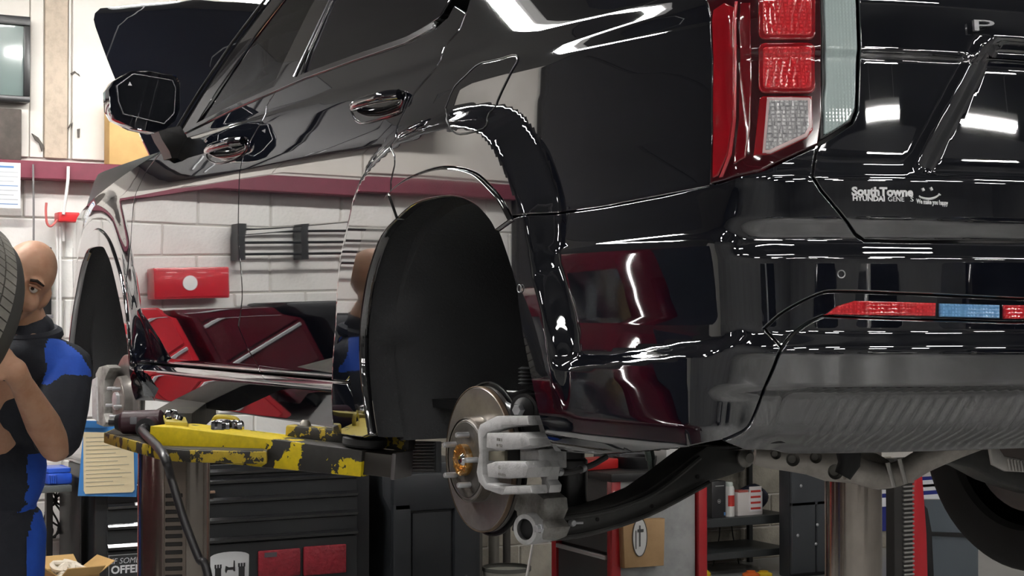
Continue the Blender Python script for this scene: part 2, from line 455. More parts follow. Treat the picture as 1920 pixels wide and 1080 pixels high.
# --- doors, fender, quarter, sill
def cut(curve, s0, s1): return [p for p in curve if min(s0, s1) <= p[0] <= max(s0, s1)]
GS = (SEAM_RQ[-1][0], on_curve([p for p in GRV_r if p[1] > .7], SEAM_RQ[-1][0]))
grv_low = [p for p in GRV_r if p[0] < -.1 and p[1] > SILLZ+.02]          # groove in front of the wheel, low -> high
grv_door = [p for p in grv_low if p[0] < SEAM_RQ[-1][0]-.008]+[GS]
belt_f = [p for p in BELT]
top_fr = (SEAM_FR[0][0], on_curve(BELT, SEAM_FR[0][0]))
seam_fr = smooth(SEAM_FR, 3)+[(-1.355, .47), (-1.285, SILLZ)]
seam_rq = [(-.045, 1.245)]+smooth(SEAM_RQ, 3)
sill_end = (grv_door[0][0]-.01, SILLZ)
rear_door = panel('rear_door', [top_fr]+seam_fr[1:]+[(-.46, SILLZ)]+grv_door+[p for p in seam_rq[::-1]]+[p for p in BELT[::-1] if p[0] > top_fr[0]+.02 and p[0] < -.1], PAINT, suv, step=.009)
belt_front = [p for p in BELT if p[0] < top_fr[0]-.02]
seam_fen = [(-2.20, 1.150)]+smooth(SEAM_FEN, 3)+[(-2.50, .68), (-2.47, .55), (-2.435, .46), (-2.415, SILLZ)]
front_door = panel('front_door', [top_fr]+belt_front[::-1]+seam_fen[0:]+[(-1.285, SILLZ)]+seam_fr[::-1][1:-1], PAINT, suv, step=.009)
grvf_half = [p for p in GRV_f if p[0] > -FCX and p[1] > SILLZ]
grvf_fwd = [p for p in GRV_f if p[0] <= -FCX and p[1] > .45]
fender = panel('front_fender', [seam_fen[0]]+seam_fen[1:]+[(-2.40, SILLZ)]+grvf_half+grvf_fwd+[(-3.50, .42), (-3.68, .45), (-3.70, .70), (-3.62, .86), (-3.4, .965), (-3.1, 1.03), (-2.7, 1.085), (-2.35, 1.125)], PAINT, suv, step=.011)
seam_bump = obf([(963, 415), (1038, 399), (1122, 387), (1230, 366), (1330, 347)], -.005)
grv_q = [GS]+[p for p in GRV_r if p[0] > SEAM_RQ[-1][0]+.008]
TL_LEFT = OB([(1333, 346), (1336, 222), (1337, 111), (1334, 30), (1326, 0)]); tl_top = TL_LEFT[-1][0]
TL_BOT = OB([(1333, 346), (1362, 338), (1428, 319), (1537, 273)])
fuel_px = [(903, 118), (940, 110), (962, 103), (971, 106), (969, 118), (953, 147), (933, 190), (918, 212), (915, 229), (907, 241), (887, 248), (863, 252), (850, 247), (842, 233), (837, 212), (840, 193), (853, 163), (873, 143), (890, 126)]
fuel = OB(fuel_px)
q_out = seam_rq[::-1][:]        # bottom -> top along the rear door
quarter = panel('rear_quarter_panel', q_out+[(-.035, 1.40), (.60, 1.42), (.88, 1.30)]+[(tl_top, 1.15)]+TL_LEFT[::-1]+seam_bump[::-1]+[p for p in grv_q[::-1]], PAINT, suv, step=.009)
fd = panel('fuel_door', smooth(fuel+[fuel[0]], 2)[:-1], PAINT, suv, off=.0012, gap=.001, depth=.001, step=.008)
fdg = dens(smooth(fuel+[fuel[0]], 2)[:-1], .006)
gm = MB(); a = np.array(fdg); P = PP(a[:, 0], a[:, 1], .0008); gm.tube([tuple(p) for p in P], .0018, 6, closed=True); gm.build('fuel_door_gap', RUBBER, fd)
sill = panel('sill_cover', [(-2.40, SILLZ-.003), (-1.285, SILLZ-.003), (-.455, SILLZ-.003), (-.40, .36), (-.345, .272), (-1.3, .268), (-2.42, .268), (-2.43, .33)], PAINT, suv, step=.008, depth=.02)
# rear arch cladding (door piece, quarter piece) and front arch cladding
open_up = [p for p in OPEN_r]
def band(lo, hi): return lo+hi[::-1]
sd = SEAM_RQ[-1][0]
i_sp = min(range(len(OPEN_r)), key=lambda i: abs(OPEN_r[i][0]-(sd+.045))+(0 if OPEN_r[i][1] > .6 else 9))
grv_bot = [(-.345, .272), (-.40, .36), (-.425, .41)]
clad1 = panel('arch_cladding', OPEN_r[:i_sp+1]+([p for p in grv_bot+[q for q in GRV_r if q[0] < sd-.008 and q[1] > .43]+[GS]])[::-1], PIANO, suv, off=.008, step=.008, depth=.022, rnd=.004)
open_q = [p for p in OPEN_r[i_sp:] if p[1] > .725]
clad2 = panel('arch_cladding', open_q+grv_q[::-1], PIANO, suv, off=.008, step=.008, depth=.022, rnd=.004)
OF = [p for p in OPEN_f]; 
clad3 = panel('arch_cladding', OF+([(-2.395, .30)]+[p for p in GRV_f if p[1] > .40]+[(-3.50, .42), (-3.56, .30)])[::-1], PIANO, suv, off=.008, step=.010, depth=.022, rnd=.004)

# --- rear bumper, tailgate
ridge = obf([(963, 415), (972, 459), (983, 512), (993, 526), (990, 569), (1001, 625), (1016, 691)], .03)
op_b = [p for p in OPEN_r if .60 < p[1] <= .725 and p[0] > .2]+obf([(967, 571)], .040)+obf([(979, 640)], .038)+obf([(995, 712)], .036)+obf([(1009, 770)], .026)+obf([(1019, 808)], .020)+obf([(1030, 832)], .008)
TG = OB([(1537, 270), (1531, 282), (1523, 330), (1539, 356), (1576, 400), (1604, 440), (1621, 451), (1706, 453)])
tg_r = TG[-1]; TGB = TG+[(tg_r[0]+.15, tg_r[1]+.002), (SC, tg_r[1]+.004)]
LINE2 = smooth(OB([(1545, 592), (1518, 604), (1490, 624), (1466, 652), (1450, 690), (1437, 720), (1420, 766), (1404, 800), (1380, 816), (1352, 827)]), 3)
R_BOT = OB([(1545, 592), (1600, 595), (1700, 598), (1800, 601), (1900, 604)])+[(SC, .5545)]
LINE1 = smooth(OB([(1433, 616), (1472, 584), (1535, 552), (1578, 547), (1700, 551), (1918, 561)]), 4)+[(SC+.05, .592)]
def sgn_dist(q, ln):
    a = np.array(ln); D = np.full(len(q), 9.0); S = np.ones(len(q))
    for p0, p1 in zip(a[:-1], a[1:]):
        e = p1-p0; w = q-p0; t = np.clip((w@e)/max(e@e, 1e-9), 0, 1); d = np.linalg.norm(w-t[:, None]*e, axis=1); c = e[0]*w[:, 1]-e[1]*w[:, 0]; up = d < D; D = np.where(up, d, D); S = np.where(up, np.sign(c), S)
    return D*S
k_sp = min(range(len(LINE2)), key=lambda i: abs(LINE2[i][1]-OB([(1466, 652)])[0][1]))
LINE1[-1] = (SC, .5925)
l2b = LINE2[-1]
bo = [open_q[-1]]+op_b+obf([(1048, 848)], -.03)+[(.60, .298), (.76, .316), (.90, .334)]+LINE2[k_sp:][::-1]+LINE1
bumper = panel('rear_bumper', bo+TGB[::-1]+TL_BOT[::-1][1:]+seam_bump[::-1][1:], PAINT, suv, step=.008, depth=.02)
recess = panel('light_recess', LINE1+R_BOT[::-1][:-1]+LINE2[:k_sp+1], PAINT, suv, off=-.012, step=.008, depth=.012, gap=.0008)
mirror_part(recess, suv)
skid_in = smooth(OB([(1425, 822), (1450, 792), (1463, 753), (1480, 738), (1518, 729)]), 3)+[(SC+.05, .437)]
def srib(q):
    rz = sst(.318, .33, q[:, 1])*sst(.432, .40, q[:, 1])*sst(1.10, 1.16, q[:, 0])
    return rz*.0014*np.sin((q[:, 0]-(q[:, 1]-.34)*.5)*2*PI/.024)-.008*sst(.004, -.008, sgn_dist(q, skid_in))*sst(1.04, 1.08, q[:, 0])*sst(.318, .33, q[:, 1])
insert = panel('bumper_insert', LINE2+[(l2b[0]+.03, .330), (1.1, .315), (SC, .315)]+R_BOT[::-1][:-1], PAINT, suv, off=.001, step=.005, depth=.02, sfun=srib)
mirror_part(insert, suv)
bumper_r = mirror_part(bumper, suv)
tg_left = OB([(1537, 270), (1561, 256), (1598, 231), (1608, 207), (1611, 111), (1610, 0)])
lic = OB([(1722, 322), (1850, 86)])
def slic(q):
    (sa, za), (sb, zb) = lic; t = (q[:, 1]-za)/(zb-za); sl = sa+(sb-sa)*np.clip(t, 0, 1.05)
    inz = sst(za-.008, za+.012, q[:, 1])*sst(zb+.02, zb, q[:, 1])
    g = -.030*sst(0, .045, q[:, 0]-sl)*inz+.006*np.exp(-((q[:, 0]-sl+.012)/.012)**2)*inz
    return g
tailgate = panel('tailgate', [(SC, 1.12), (SC, TGB[-1][1])]+TGB[::-1][1:-1]+tg_left+[(tg_left[-1][0], 1.12)], PAINT, suv, step=.008, sfun=slic)
tailgate_r = mirror_part(tailgate, suv)

# --- tail light
tl = panel('tail_light', TL_BOT[:-1]+OB([(1534, 271), (1541, 222), (1540, 111), (1539, 0)])+[(OB([(1539, 0)])[0][0], 1.15), (tl_top, 1.15)]+TL_LEFT[::-1][:-1], RED_DEEP, suv, off=.004, step=.008, gap=.0015, depth=.02)
def lampp(name, px, m, off, **k): return panel(name, OB(px), m, tl, off=off, gap=.0005, step=.007, rnd=.003, depth=.006, **k)
lampp('corner_lamp_strip', [(1341, 18), (1362, 4), (1381, 14), (1380, 120), (1378, 222), (1368, 290), (1350, 330), (1339, 335), (1340, 222), (1341, 111)], RED_LENS, .007)
lampp('lens_rim', [(1381, 2), (1386, 2), (1384, 111), (1382, 222), (1374, 290), (1358, 332), (1352, 334), (1368, 290), (1377, 222), (1379, 111)], LENS_EDGE, .0085)
lampp('lens_bar', [(1390, 4), (1409, 4), (1411, 150), (1408, 240), (1400, 296), (1376, 310), (1386, 222), (1389, 111)], mat('deep_red_lens', (0.16, .003, .008), .08, 0, 1.6, 1.0, 1.6), .0065)
def rrect(x0, y0, x1, y1, r, k=3):
    out = []
    for cx, cy, a0 in ((x1-r, y0+r, -90), (x1-r, y1-r, 0), (x0+r, y1-r, 90), (x0+r, y0+r, 180)):
        for i in range(k+1): a = math.radians(a0+90*i/k); out.append((cx+r*math.cos(a), cy+r*math.sin(a)))
    return out
lampp('brake_lamp', rrect(1422, -20, 1528, 76, 13), RED_LENS, .008); lampp('brake_lamp_cells', rrect(1430, -12, 1521, 68, 9), RED_LAMP, .0105)
lampp('brake_lamp', rrect(1422, 80, 1528, 176, 13), RED_LENS, .008); lampp('brake_lamp_cells', rrect(1430, 88, 1521, 168, 9), RED_LAMP, .0105)
lampp('brake_lamp', [(1424, 184), (1431, 180), (1522, 180), (1524, 244), (1512, 260), (1445, 291), (1412, 293)], RED_LENS, .007)
lampp('reversing_lamp_rim', [(1437, 182), (1517, 182), (1521, 188), (1522, 240), (1513, 257), (1445, 289), (1428, 289)], mat('pale_pink_rim', (0.75, .55, .55), .15, 0, 1.6, 1.0), .009)
lampp('reversing_lamp_cells', [(1441, 187), (1515, 187), (1517, 238), (1509, 253), (1443, 284), (1433, 284)], CLEAR_LAMP, .0105)
pl_px = OB([(1544, 0), (1546, 150), (1542, 256), (1563, 245), (1592, 226), (1603, 202), (1606, 111), (1604, 0)])
rp = 2*PI/.0062
pale = panel('daytime_strip_lens', [(pl_px[0][0], 1.15)]+pl_px+[(pl_px[-1][0], 1.15)], PALE_LENS, tl, off=.003, step=.0031, gap=.001, depth=.012, sfun=lambda q: .0004*np.abs(np.sin((q[:, 0]-pl_px[0][0])*rp/2)))
tl_back = panel('lamp_seat', [(pl_px[0][0]-.01, 1.15)]+OB([(1538, 0), (1540, 150), (1536, 266), (1563, 252), (1600, 228), (1609, 204), (1611, 111), (1609, 0)])+[(pl_px[-1][0]+.006, 1.15)], SATIN, tl, off=-.006, step=.02)

# --- bumper reflectors
rl = panel('bumper_light', OB([(1545, 592), (1572, 572), (1606, 562), (1762, 566), (1761, 595)]), RED_LAMP, suv, off=-.007, step=.008, depth=.012)
rl2 = panel('bumper_light', OB([(1766, 567), (1882, 570), (1882, 599), (1766, 596)]), BLUE_LAMP, suv, off=-.007, step=.008, depth=.012)
e1 = OB([(1887, 570)])[0]; e2 = OB([(1887, 600)])[0]
rl3 = panel('bumper_light', [e1, e2, (e2[0]+.2, e2[1]), (e1[0]+.2, e1[1])], RED_LAMP, suv, off=-.007, step=.008, depth=.012)
tag(rl2, 'pale blue reversing light lens set in the bumper')
# --- stickers, badge letter
def frame_at(px, py, off=.0015, rx=None):
    s, z = OB([(px, py)])[0]; P = PP(s, z, off); N = NN(s, z)
    e = 1e-3; t = PP(s+e, z)-PP(s-e, z); t /= np.linalg.norm(t); u = np.cross(N, t)
    if u[2] < 0: u = -u
    return s, z, P, N, t, u
def frame_m(px, py, off=.0015):
    s, z, P, N, t, u = frame_at(px, py, off)
    return Matrix(((t[0], u[0], N[0], P[0]), (t[1], u[1], N[1], P[1]), (t[2], u[2], N[2], P[2]), (0, 0, 0, 1)))
WHITE_PRINT = mat('white_print', (0.9, 0.9, 0.92), 0.4)
def text_on(name, body, pxa, pxb, h, m, parent, off=.0022, **k):
    """writing laid along the body between two pixels, following its curve"""
    A = OB([pxa, pxb]); (s0, z0), (s1, z1) = A
    o = text_mesh(name, body, h, m, parent, **k)
    me = o.data; co = np.empty(len(me.vertices)*3); me.vertices.foreach_get('co', co); co = co.reshape(-1, 3)
    w = co[:, 0].max()-co[:, 0].min(); L = math.hypot(s1-s0, z1-z0); f = L/max(w, 1e-6)
    x = (co[:, 0]-co[:, 0].min())*f; ss = s0+(s1-s0)*x/L; zz = z0+(z1-z0)*x/L+co[:, 1]
    P = PP(ss, zz, off)+NN(ss, zz)*co[:, 2:3]
    me.vertices.foreach_set('co', P.ravel()); me.update(); return o
text_on('sticker_lettering', 'SouthTowne', (1596, 366), (1711, 368), .0195, WHITE_PRINT, tailgate, bold=.0009)
text_on('sticker_lettering', 'HYUNDAI', (1598, 376), (1658, 377.5), .0118, WHITE_PRINT, tailgate, bold=.0005)
text_on('sticker_lettering', 'GENE', (1664, 377.5), (1694, 378), .0118, WHITE_PRINT, tailgate)
text_on('sticker_lettering', 'S', (1706, 378), (1711.5, 378), .0118, WHITE_PRINT, tailgate)
text_on('sticker_lettering', 'We make you happy', (1717, 381.5), (1776, 385), .0112, WHITE_PRINT, tailgate, bold=.0003)
sm = MB(); arc = OB([(1724, 369), (1732, 372), (1742, 373), (1752, 370.5), (1761, 365)]); ar = smooth(arc, 4)
sm.tube([tuple(PP(s, z, .001)) for s, z in ar], [.0012+.0011*math.sin(PI*i/(len(ar)-1)) for i in range(len(ar))], 6)
for (a, b) in (((1729, 353), (1731.5, 358)), ((1744, 351.5), (1747, 357))):
    q = OB([a, b]); sm.tube([tuple(PP(s, z, .001)) for s, z in q], .0024, 6)
for px in ((1723, 367), (1725, 370.5)), ((1759, 363.5), (1763, 366)):
    q = OB(px); sm.tube([tuple(PP(s, z, .001)) for s, z in q], .0012, 6)
sm.build('sticker_smile', WHITE_PRINT, tailgate)
text_on('badge_letter', 'P', (1819, 60), (1857, 61), .028, mat('badge_grey', (.34, .34, .36), .35, .6), tailgate, extrude=.003, off=.011)
# crease line across the tailgate above the plate recess
for px, d, r, par in (((1577, 514), .001, .0062, bumper), ((972, 541), .041, .0075, bumper)):
    s_, z_ = obf([px], d)[0]; Pc = PP(s_, z_, .003); Nc = NN(s_, z_); t_ = np.cross(Nc, [0, 0, 1]); t_ /= np.linalg.norm(t_); u_ = np.cross(t_, Nc)
    g = MB(); g.tube([tuple(Pc+t_*r*math.cos(a)+u_*r*math.sin(a)) for a in np.linspace(0, 2*PI, 20, endpoint=False)], .0011, 6, closed=True); g.build('parking_sensor', mat('sensor_ring', (.45, .45, .46), .3, .5), par)
# --- windows
def wpoly(pts): return pts
BZ = .018
strip = panel('belt_moulding', [(s, z) for s, z in BELT[:-2]]+[(s, z+BZ) for s, z in BELT[:-2][::-1]], mat('bright_moulding', (.35, .35, .36), .12, 1.0), suv, off=.006, step=.008, depth=.012, gap=.0004)
def bz(s): return on_curve(BELT[:-2], s)+BZ
ZT = 1.60
B = lambda px: OB(px, -.01)
wf = [(-1.97, bz(-1.97)), (-1.30, bz(-1.30)), (-1.16, 1.56), (-1.30, ZT-.01), (-1.45, 1.585)]
FRONT_GLASS = mat('tinted_glass', (0.09, 0.12, 0.16), 0.02, 0, 1.5, trans=1.0)
fw = panel('front_door_window', wf, FRONT_GLASS, suv, off=-.012, step=.03, depth=.004)
wr = [(-1.06, bz(-1.06)), (-.66, bz(-.66)), (-.35, bz(-.35)), (-.21, 1.262), (-.165, 1.31), (-.17, 1.40), (-.25, 1.57), (-.96, ZT), (-1.00, 1.56)]
rw = panel('rear_door_window', wr, GLASS_DARK, suv, off=-.010, step=.015, depth=.006)
bright = mat('window_trim', (.30, .30, .31), .12, 1.0)
# pillars as dark gloss strips
ap = panel('a_pillar', [(-2.20, 1.16), (-1.97, 1.19), (-1.45, 1.585), (-1.30, ZT), (-1.16, ZT), (-1.16, 1.66), (-1.46, 1.65), (-1.62, 1.60)], PIANO, suv, off=-.004, step=.012, depth=.03)
apl = MB(); q = smooth([(-2.195, 1.17), (-1.90, 1.40), (-1.625, 1.60), (-1.46, 1.655)], 5); apl.tube([tuple(PP(s, z, .004)) for s, z in q], .005, 8); apl.build('windshield_moulding', SATIN, ap)
bp = panel('b_pillar', [(-1.295, bz(-1.3)), (-1.07, bz(-1.07)), (-.985, 1.56), (-.96, ZT), (-1.16, ZT), (-1.15, 1.56)], PIANO, suv, off=-.007, step=.015, depth=.03)
bt = MB(); bt.tube([tuple(PP(s, z, .004)) for s, z in [(-1.085, bz(-1.08)), (-.99, 1.58)]], .006, 8); bt.build('pillar_trim', bright, bp)
cp = panel('c_pillar', [(-.155, 1.30), (-.04, 1.40), (.02, 1.58), (-.25, ZT), (-.24, 1.57), (-.155, 1.40)], PIANO, suv, off=-.006, step=.02, depth=.03)
qw = panel('rear_quarter_window', [(-.02, 1.42), (.60, 1.44), (.86, 1.32), (.80, 1.50), (.55, 1.60), (.03, 1.60)], GLASS_DARK, suv, off=-.008, step=.03)
roofm = MB(); rows = []
for x in np.linspace(-1.05, 1.55, 14):
    row = []
    for z in (ZT-.01, 1.64, 1.69, 1.73, 1.745): p = PP(-min(x, 9) if x > -.9 else .9, z); row.append((x, p[1], p[2]))
    row += [(x, -y, z) for _, y, z in row[::-1]]; rows.append(row)
roofm.grid(rows); roof = roofm.build('roof', PAINT, suv)
wsm = MB(); q1 = [PP(s, z, -.01) for s, z in ((-2.20, 1.15), (-1.62, 1.60), (-1.46, 1.66))]
rows = []
for p in q1:
    rows.append([(p[0]+.16*(1-(y/.95)**2)*.8, y, p[2]) for y in np.linspace(p[1], -p[1], 9)])
wsm.grid(rows); wsm.build('windshield', FRONT_GLASS, suv)
for o in (rear_door, front_door, fender, quarter, clad1, clad2, clad3, sill, fw, rw, ap, bp, cp, qw, strip): mirror_part(o, suv)
# --- tail glass above the lamp line
tgw = MB(); rows = []
for z in (1.12, 1.2, 1.4, 1.6): rows.append([tuple(PP(s, z, -.004)) for s in np.linspace(1.0, SC, 8)]+[tuple(PP(s, z, -.004)*[1, -1, 1]) for s in np.linspace(SC, 1.0, 8)])
tgw.grid(rows); tgw.build('rear_window', GLASS_DARK, suv)
# --- hidden inner shell so that the seams are dark and no light leaks through
ism = MB(); ss = np.arange(-3.6, SC+.01, .04); zz = np.arange(.37, 1.17, .03)
V = [[ism.bm.verts.new(tuple(PP(s, z, -.045, False))) for z in zz] for s in ss]; V2 = [[ism.bm.verts.new(tuple(PP(s, z, -.045, False)*[1, -1, 1])) for z in zz] for s in ss]
for i in range(len(ss)-1):
    for j in range(len(zz)-1):
        s, z = ss[i]+.02, zz[j]+.015
        if math.hypot(s, z-.38) < .50 and s > -.42 or math.hypot(s+FCX, z-.40) < .50: continue
        for W in (V, V2): ism.bm.faces.new((W[i][j], W[i+1][j], W[i+1][j+1], W[i][j+1]))
ism.build('inner_shell', SATIN, suv)
# dashboard-high interior tub
it = MB(); it.box(-.9, 2.1, -.82, .82, 1.05+DZ, 1.10+DZ); it.box(1.9, 2.2, -.8, .8, 1.0+DZ, 1.2+DZ, .05)
it.build('interior_tub', SATIN, suv)
for yy in (-.4, .4):
    sm_ = MB(); sm_.box(.95, 1.12, yy-.24, yy+.24, 1.05+DZ, 1.42+DZ, .05); sm_.box(.98, 1.08, yy-.13, yy+.13, 1.44+DZ, 1.62+DZ, .04); sm_.build('front_seat', SATIN, suv)
# ================================================================ SUV: liner, brakes, suspension, mirror, hood
IRON = mat('machined_iron', (0.21, 0.185, 0.16), 0.30, 0.85, noise=(30, (0.13, 0.11, 0.095), .45, .75))
IRON2 = mat('rotor_face', (0.36, 0.34, 0.32), 0.34, 0.8, noise=(14, (0.25, .235, .22), .4, .7))
CAST = mat('cast_aluminium', (0.54, 0.54, 0.54), 0.55, 0.35, bump=(300, .15), noise=(40, (.30, .30, .30), .5, .8))
CAST_D = mat('cast_knuckle', (0.34, 0.33, 0.31), 0.6, 0.3, bump=(200, .2), noise=(18, (.14, .13, .12), .45, .7))
ZINC = mat('zinc_stud', (0.62, 0.63, 0.65), 0.38, 0.7)
GOLD = mat('greased_hub', (0.55, 0.30, 0.09), 0.28, 0.9, noise=(60, (.75, .6, .4), .5, .7))
ARM = mat('black_steel_arm', (0.045, 0.045, 0.043), 0.45, 0, noise=(9, (0.08, 0.075, 0.068), .5, .8))
TIREM = mat('tyre_rubber', (0.030, 0.029, 0.028), 0.75)
ALUM = mat('dull_aluminium', (0.62, 0.58, 0.53), 0.5, 0.35, noise=(12, (.34, .31, .28), .45, .75))
HEAT = mat('heat_shield_foil', (0.62, 0.60, 0.57), 0.4, 0.7)

def liner(name, curve, cx, cz, dirs, inner, parent, y_sign=1, amin=None, amax=None):
    q = sorted(((math.atan2(z-cz, -s-cx)+1.2) % (2*PI)-1.2, math.hypot(z-cz, -s-cx)) for s, z in curve)
    A = np.array([a for a, _ in q]); R = np.array([r for _, r in q]); aa = np.linspace(max(A[0], amin or -9), min(A[-1], amax or 9), 40); rr = np.interp(aa, A, R)
    rows = []
    for Y, dR, k in ((.975, .004, 0), (.955, .016, 0), (.90, .022, 0), (.895, .004, 0), (.80, .0, 0), (.62, -.005, 0), (inner, -.01, 0)):
        sm_ = .5*rr.mean()+.5*rr if Y < .9 else rr
        rows.append([(cx+(r+dR)*math.cos(a), min(Y, float(PP(-(cx+r*math.cos(a)), .6)[1])-.004-(.975-Y))*y_sign if Y > .89 else Y*y_sign, cz+(r+dR)*math.sin(a)+DZ) for a, r in zip(aa, sm_)])
    m = MB(); m.grid(rows)
    # closing inner wall
    last = rows[-1]; c = m.bm.verts.new((cx, inner*y_sign, cz+.25+DZ)); vs = [m.bm.verts.new(p) for p in last]
    for a, b in zip(vs[:-1], vs[1:]): m.bm.faces.new((a, b, c))
    o = m.build(name, LINER, parent, smooth=50); return o
l1 = liner('wheel_arch_liner', OPEN_r, 0.0, .38, 1, .42, suv, amax=3.05)
l2 = liner('wheel_arch_liner', OPEN_f, FCX, FCZ, 1, .40, suv)
mirror_part(l1, suv); mirror_part(l2, suv)
# ribbed deflector flap below the liner's front foot
df = MB()
c0 = atY(737, 826, .80); c1 = atY(818, 828, .80)
fl = [(737, 826), (818, 828), (818, 886), (752, 887), (741, 878), (738, 862)]
df.prism([(p[0], p[2]) for p in (atY(x, y, .80) for x, y in fl)], .785, .80, 'Y', .003)
for k in range(9):
    y = 832+k*6.0; a = atY(743+(0 if k < 8 else 6), y, .803); b = atY(814, y+.5, .803); df.tube([a, b], .0022, 6)
df.build('tyre_deflector', PLASTIC, suv)

# --- left rear brake
HUB = atY(870, 862, .915); hx, hz = float(HUB[0]), float(HUB[2])
def disc(name, parent, x, z, yface, r, sgn=1):
    d = MB(); pr = [(.03, .030), (.085, .030), (.091, .027), (.094, .0), (.100, -.001), (.104, 0.0), (r-.004, 0.0), (r, -.003), (r, -.010), (r-.02, -.0105), (r-.02, -.0125), (r, -.013), (r, -.022), (r-.003, -.024), (.09, -.024)]
    d.lathe(pr, 72); o = d.build(name, IRON2, parent, loc=(x, yface, z), rot=(-PI/2*sgn, 0, 0), smooth=25); return o
disc_r = disc('brake_disc', suv, hx, hz, .880, .160)
rim = MB(); rim.lathe([(.1585, .001), (.1602, 0.0), (.1602, -.0095), (.158, -.0095)], 72); rim.build('disc_edge', mat('rust_edge', (.20, .14, .095), .6, .4), disc_r, loc=(0, 0, 0))
ring = MB(); ring.lathe([(.090, .0305), (.0935, .029), (.0945, .004)], 48); ring.build('disc_hat_edge', IRON, disc_r)
hatp = MB(); hatp.lathe([(.0, .0312), (.082, .0312), (.083, .030)], 48); hatp.build('disc_hat_face', mat('hat_face', (.07, .065, .06), .5, .5, noise=(25, (.16, .14, .12), .5, .75)), disc_r)
hubm = MB(); hubm.lathe([(.012, .036), (.020, .036), (.020, .043), (.028, .043), (.030, .045), (.0335, .045), (.0345, .042), (.0345, .030)], 36)
for k in range(12):
    a = 2*PI*k/12; hubm.box(-.003, .003, .0255, .0345, .034, .0462, .0008, 1, M=rotz(a))
hubm.build('hub_centre', GOLD, disc_r)
cap = MB(); cap.lathe([(.0, .046), (.009, .045), (.013, .041), (.0175, .036)], 24); cap.build('axle_nut', CHROME, disc_r)
# wheel studs at their places around the hub
sr = .057
for k in range(5):
    a = math.radians(90+22+72*k)
    st = MB(); st.lathe([(.0062, .028), (.0062, .058), (.0052, .0615), (.0, .0615)], 14, M=T(sr*math.cos(a), sr*math.sin(a), 0)); st.build('wheel_stud', ZINC, disc_r)
sh = MB(); sh.lathe([(.08, -.034), (.163, -.034), (.170, -.030), (.170, -.026), (.1665, -.026), (.165, -.031), (.08, -.031)], 60); sh.build('dust_shield', SATIN, disc_r)

def yprism(name, px, ya, yb, m, parent, bev=.003, Y=None, smooth=35):
    q = [atY(x, y, Y if Y is not None else max(ya, yb)) for x, y in px]
    b = MB(); b.prism([(p[0], p[2]) for p in q], ya, yb, 'Y', bev); return b.build(name, m, parent, smooth=smooth)
br = yprism('caliper_bracket', [(894, 808), (899, 795), (928, 780), (990, 780), (992, 797), (945, 802), (913, 811), (905, 822), (904, 890), (912, 906), (946, 911), (998, 910), (1000, 926), (936, 928), (908, 918), (896, 904), (892, 885), (897, 850)], .905, .94, CAST, suv, .005)
yprism('bracket_boss', [(940, 781), (988, 780), (991, 797), (938, 799)], .93, .952, CAST, br, .004)
yprism('bracket_boss', [(946, 912), (994, 910), (997, 925), (942, 927)], .93, .952, CAST, br, .004)
cal = yprism('brake_caliper', [(912, 813), (978, 811), (992, 822), (1003, 835), (1004, 880), (991, 880), (984, 896), (916, 897), (911, 890)], .84, .915, CAST, suv, .004)
yprism('caliper_finger', [(911, 812), (977, 811), (991, 822), (994, 836), (968, 843), (929, 844), (910, 840)], .90, .958, CAST, cal, .006)
yprism('caliper_finger', [(911, 870), (929, 865), (984, 865), (990, 877), (984, 896), (950, 898), (913, 896)], .90, .958, CAST, cal, .006)
yprism('brake_pad', [(915, 846), (946, 846), (946, 864), (915, 864)], .90, .925, mat('pad_plate', (.22, .20, .15), .6, .3), cal, .002)
yprism('caliper_slot', [(947, 844), (973, 843), (973, 865), (947, 865)], .90, .918, mat('dark_slot', (.008, .007, .007), .8), cal, .001)
yprism('caliper_piston_housing', [(974, 846), (1008, 843), (1012, 865), (976, 864)], .86, .92, CAST, cal, .005)
def ybolt(name, px, py, Y, r, h, m, parent, hexa=True):
    p = atY(px, py, Y); b = MB(); b.lathe([(0, h), (r*.85, h), (r, h*.85), (r, 0), (r*1.3, 0), (r*1.3, -.004), (0, -.004)], 6 if hexa else 16)
    return b.build(name, m, parent, loc=tuple(p), rot=(-PI/2, 0, 0), smooth=20)
yprism('caliper_arm', [(1000, 783), (1012, 781), (1019, 795), (1021, 826), (1024, 838), (1012, 842), (1004, 833), (1012, 815), (1008, 797)], .87, .90, CAST, cal, .005)
yprism('caliper_arm', [(1006, 850), (1020, 850), (1028, 876), (1024, 900), (1031, 910), (1029, 924), (1014, 924), (1014, 900), (1006, 880)], .87, .90, CAST, cal, .005)
for (x, y) in ((1011, 833), (1019, 869)): ybolt('caliper_bolt', x, y, .905, .0085, .010, CAST_D, cal)
for y0, a, b in ((789, 990, 1012), (917, 998, 1029)):
    p = atY(a, y0, .895); q = atY(b, y0, .895); t = MB(); t.tube([p, p+(q-p)*.35, p+(q-p)*.36, p+(q-p)*.62, p+(q-p)*.63, q], [.0085, .0085, .006, .006, .0085, .0085], 12); t.build('slide_pin', mat('pin_boot', (.10, .085, .07), .6, .3), cal)
text_mesh('cast_lettering', '1DR  L', .0085, CAST_D, cal, Matrix.Translation(Vector(atY(931, 826, .9585)))@Matrix(((-1, 0, 0, 0), (0, 0, 1, 0), (0, 1, 0, 0), (0, 0, 0, 1))), extrude=.0006)
text_mesh('cast_lettering', '01 EK2', .0085, CAST_D, cal, Matrix.Translation(Vector(atY(931, 837, .9585)))@Matrix(((-1, 0, 0, 0), (0, 0, 1, 0), (0, 1, 0, 0), (0, 0, 0, 1))), extrude=.0006)
text_mesh('cast_lettering', '45', .010, CAST_D, cal, Matrix.Translation(Vector(atY(934, 879, .9585)))@Matrix(((-1, 0, 0, 0), (0, 0, 1, 0), (0, 1, 0, 0), (0, 0, 0, 1))), extrude=.0006)
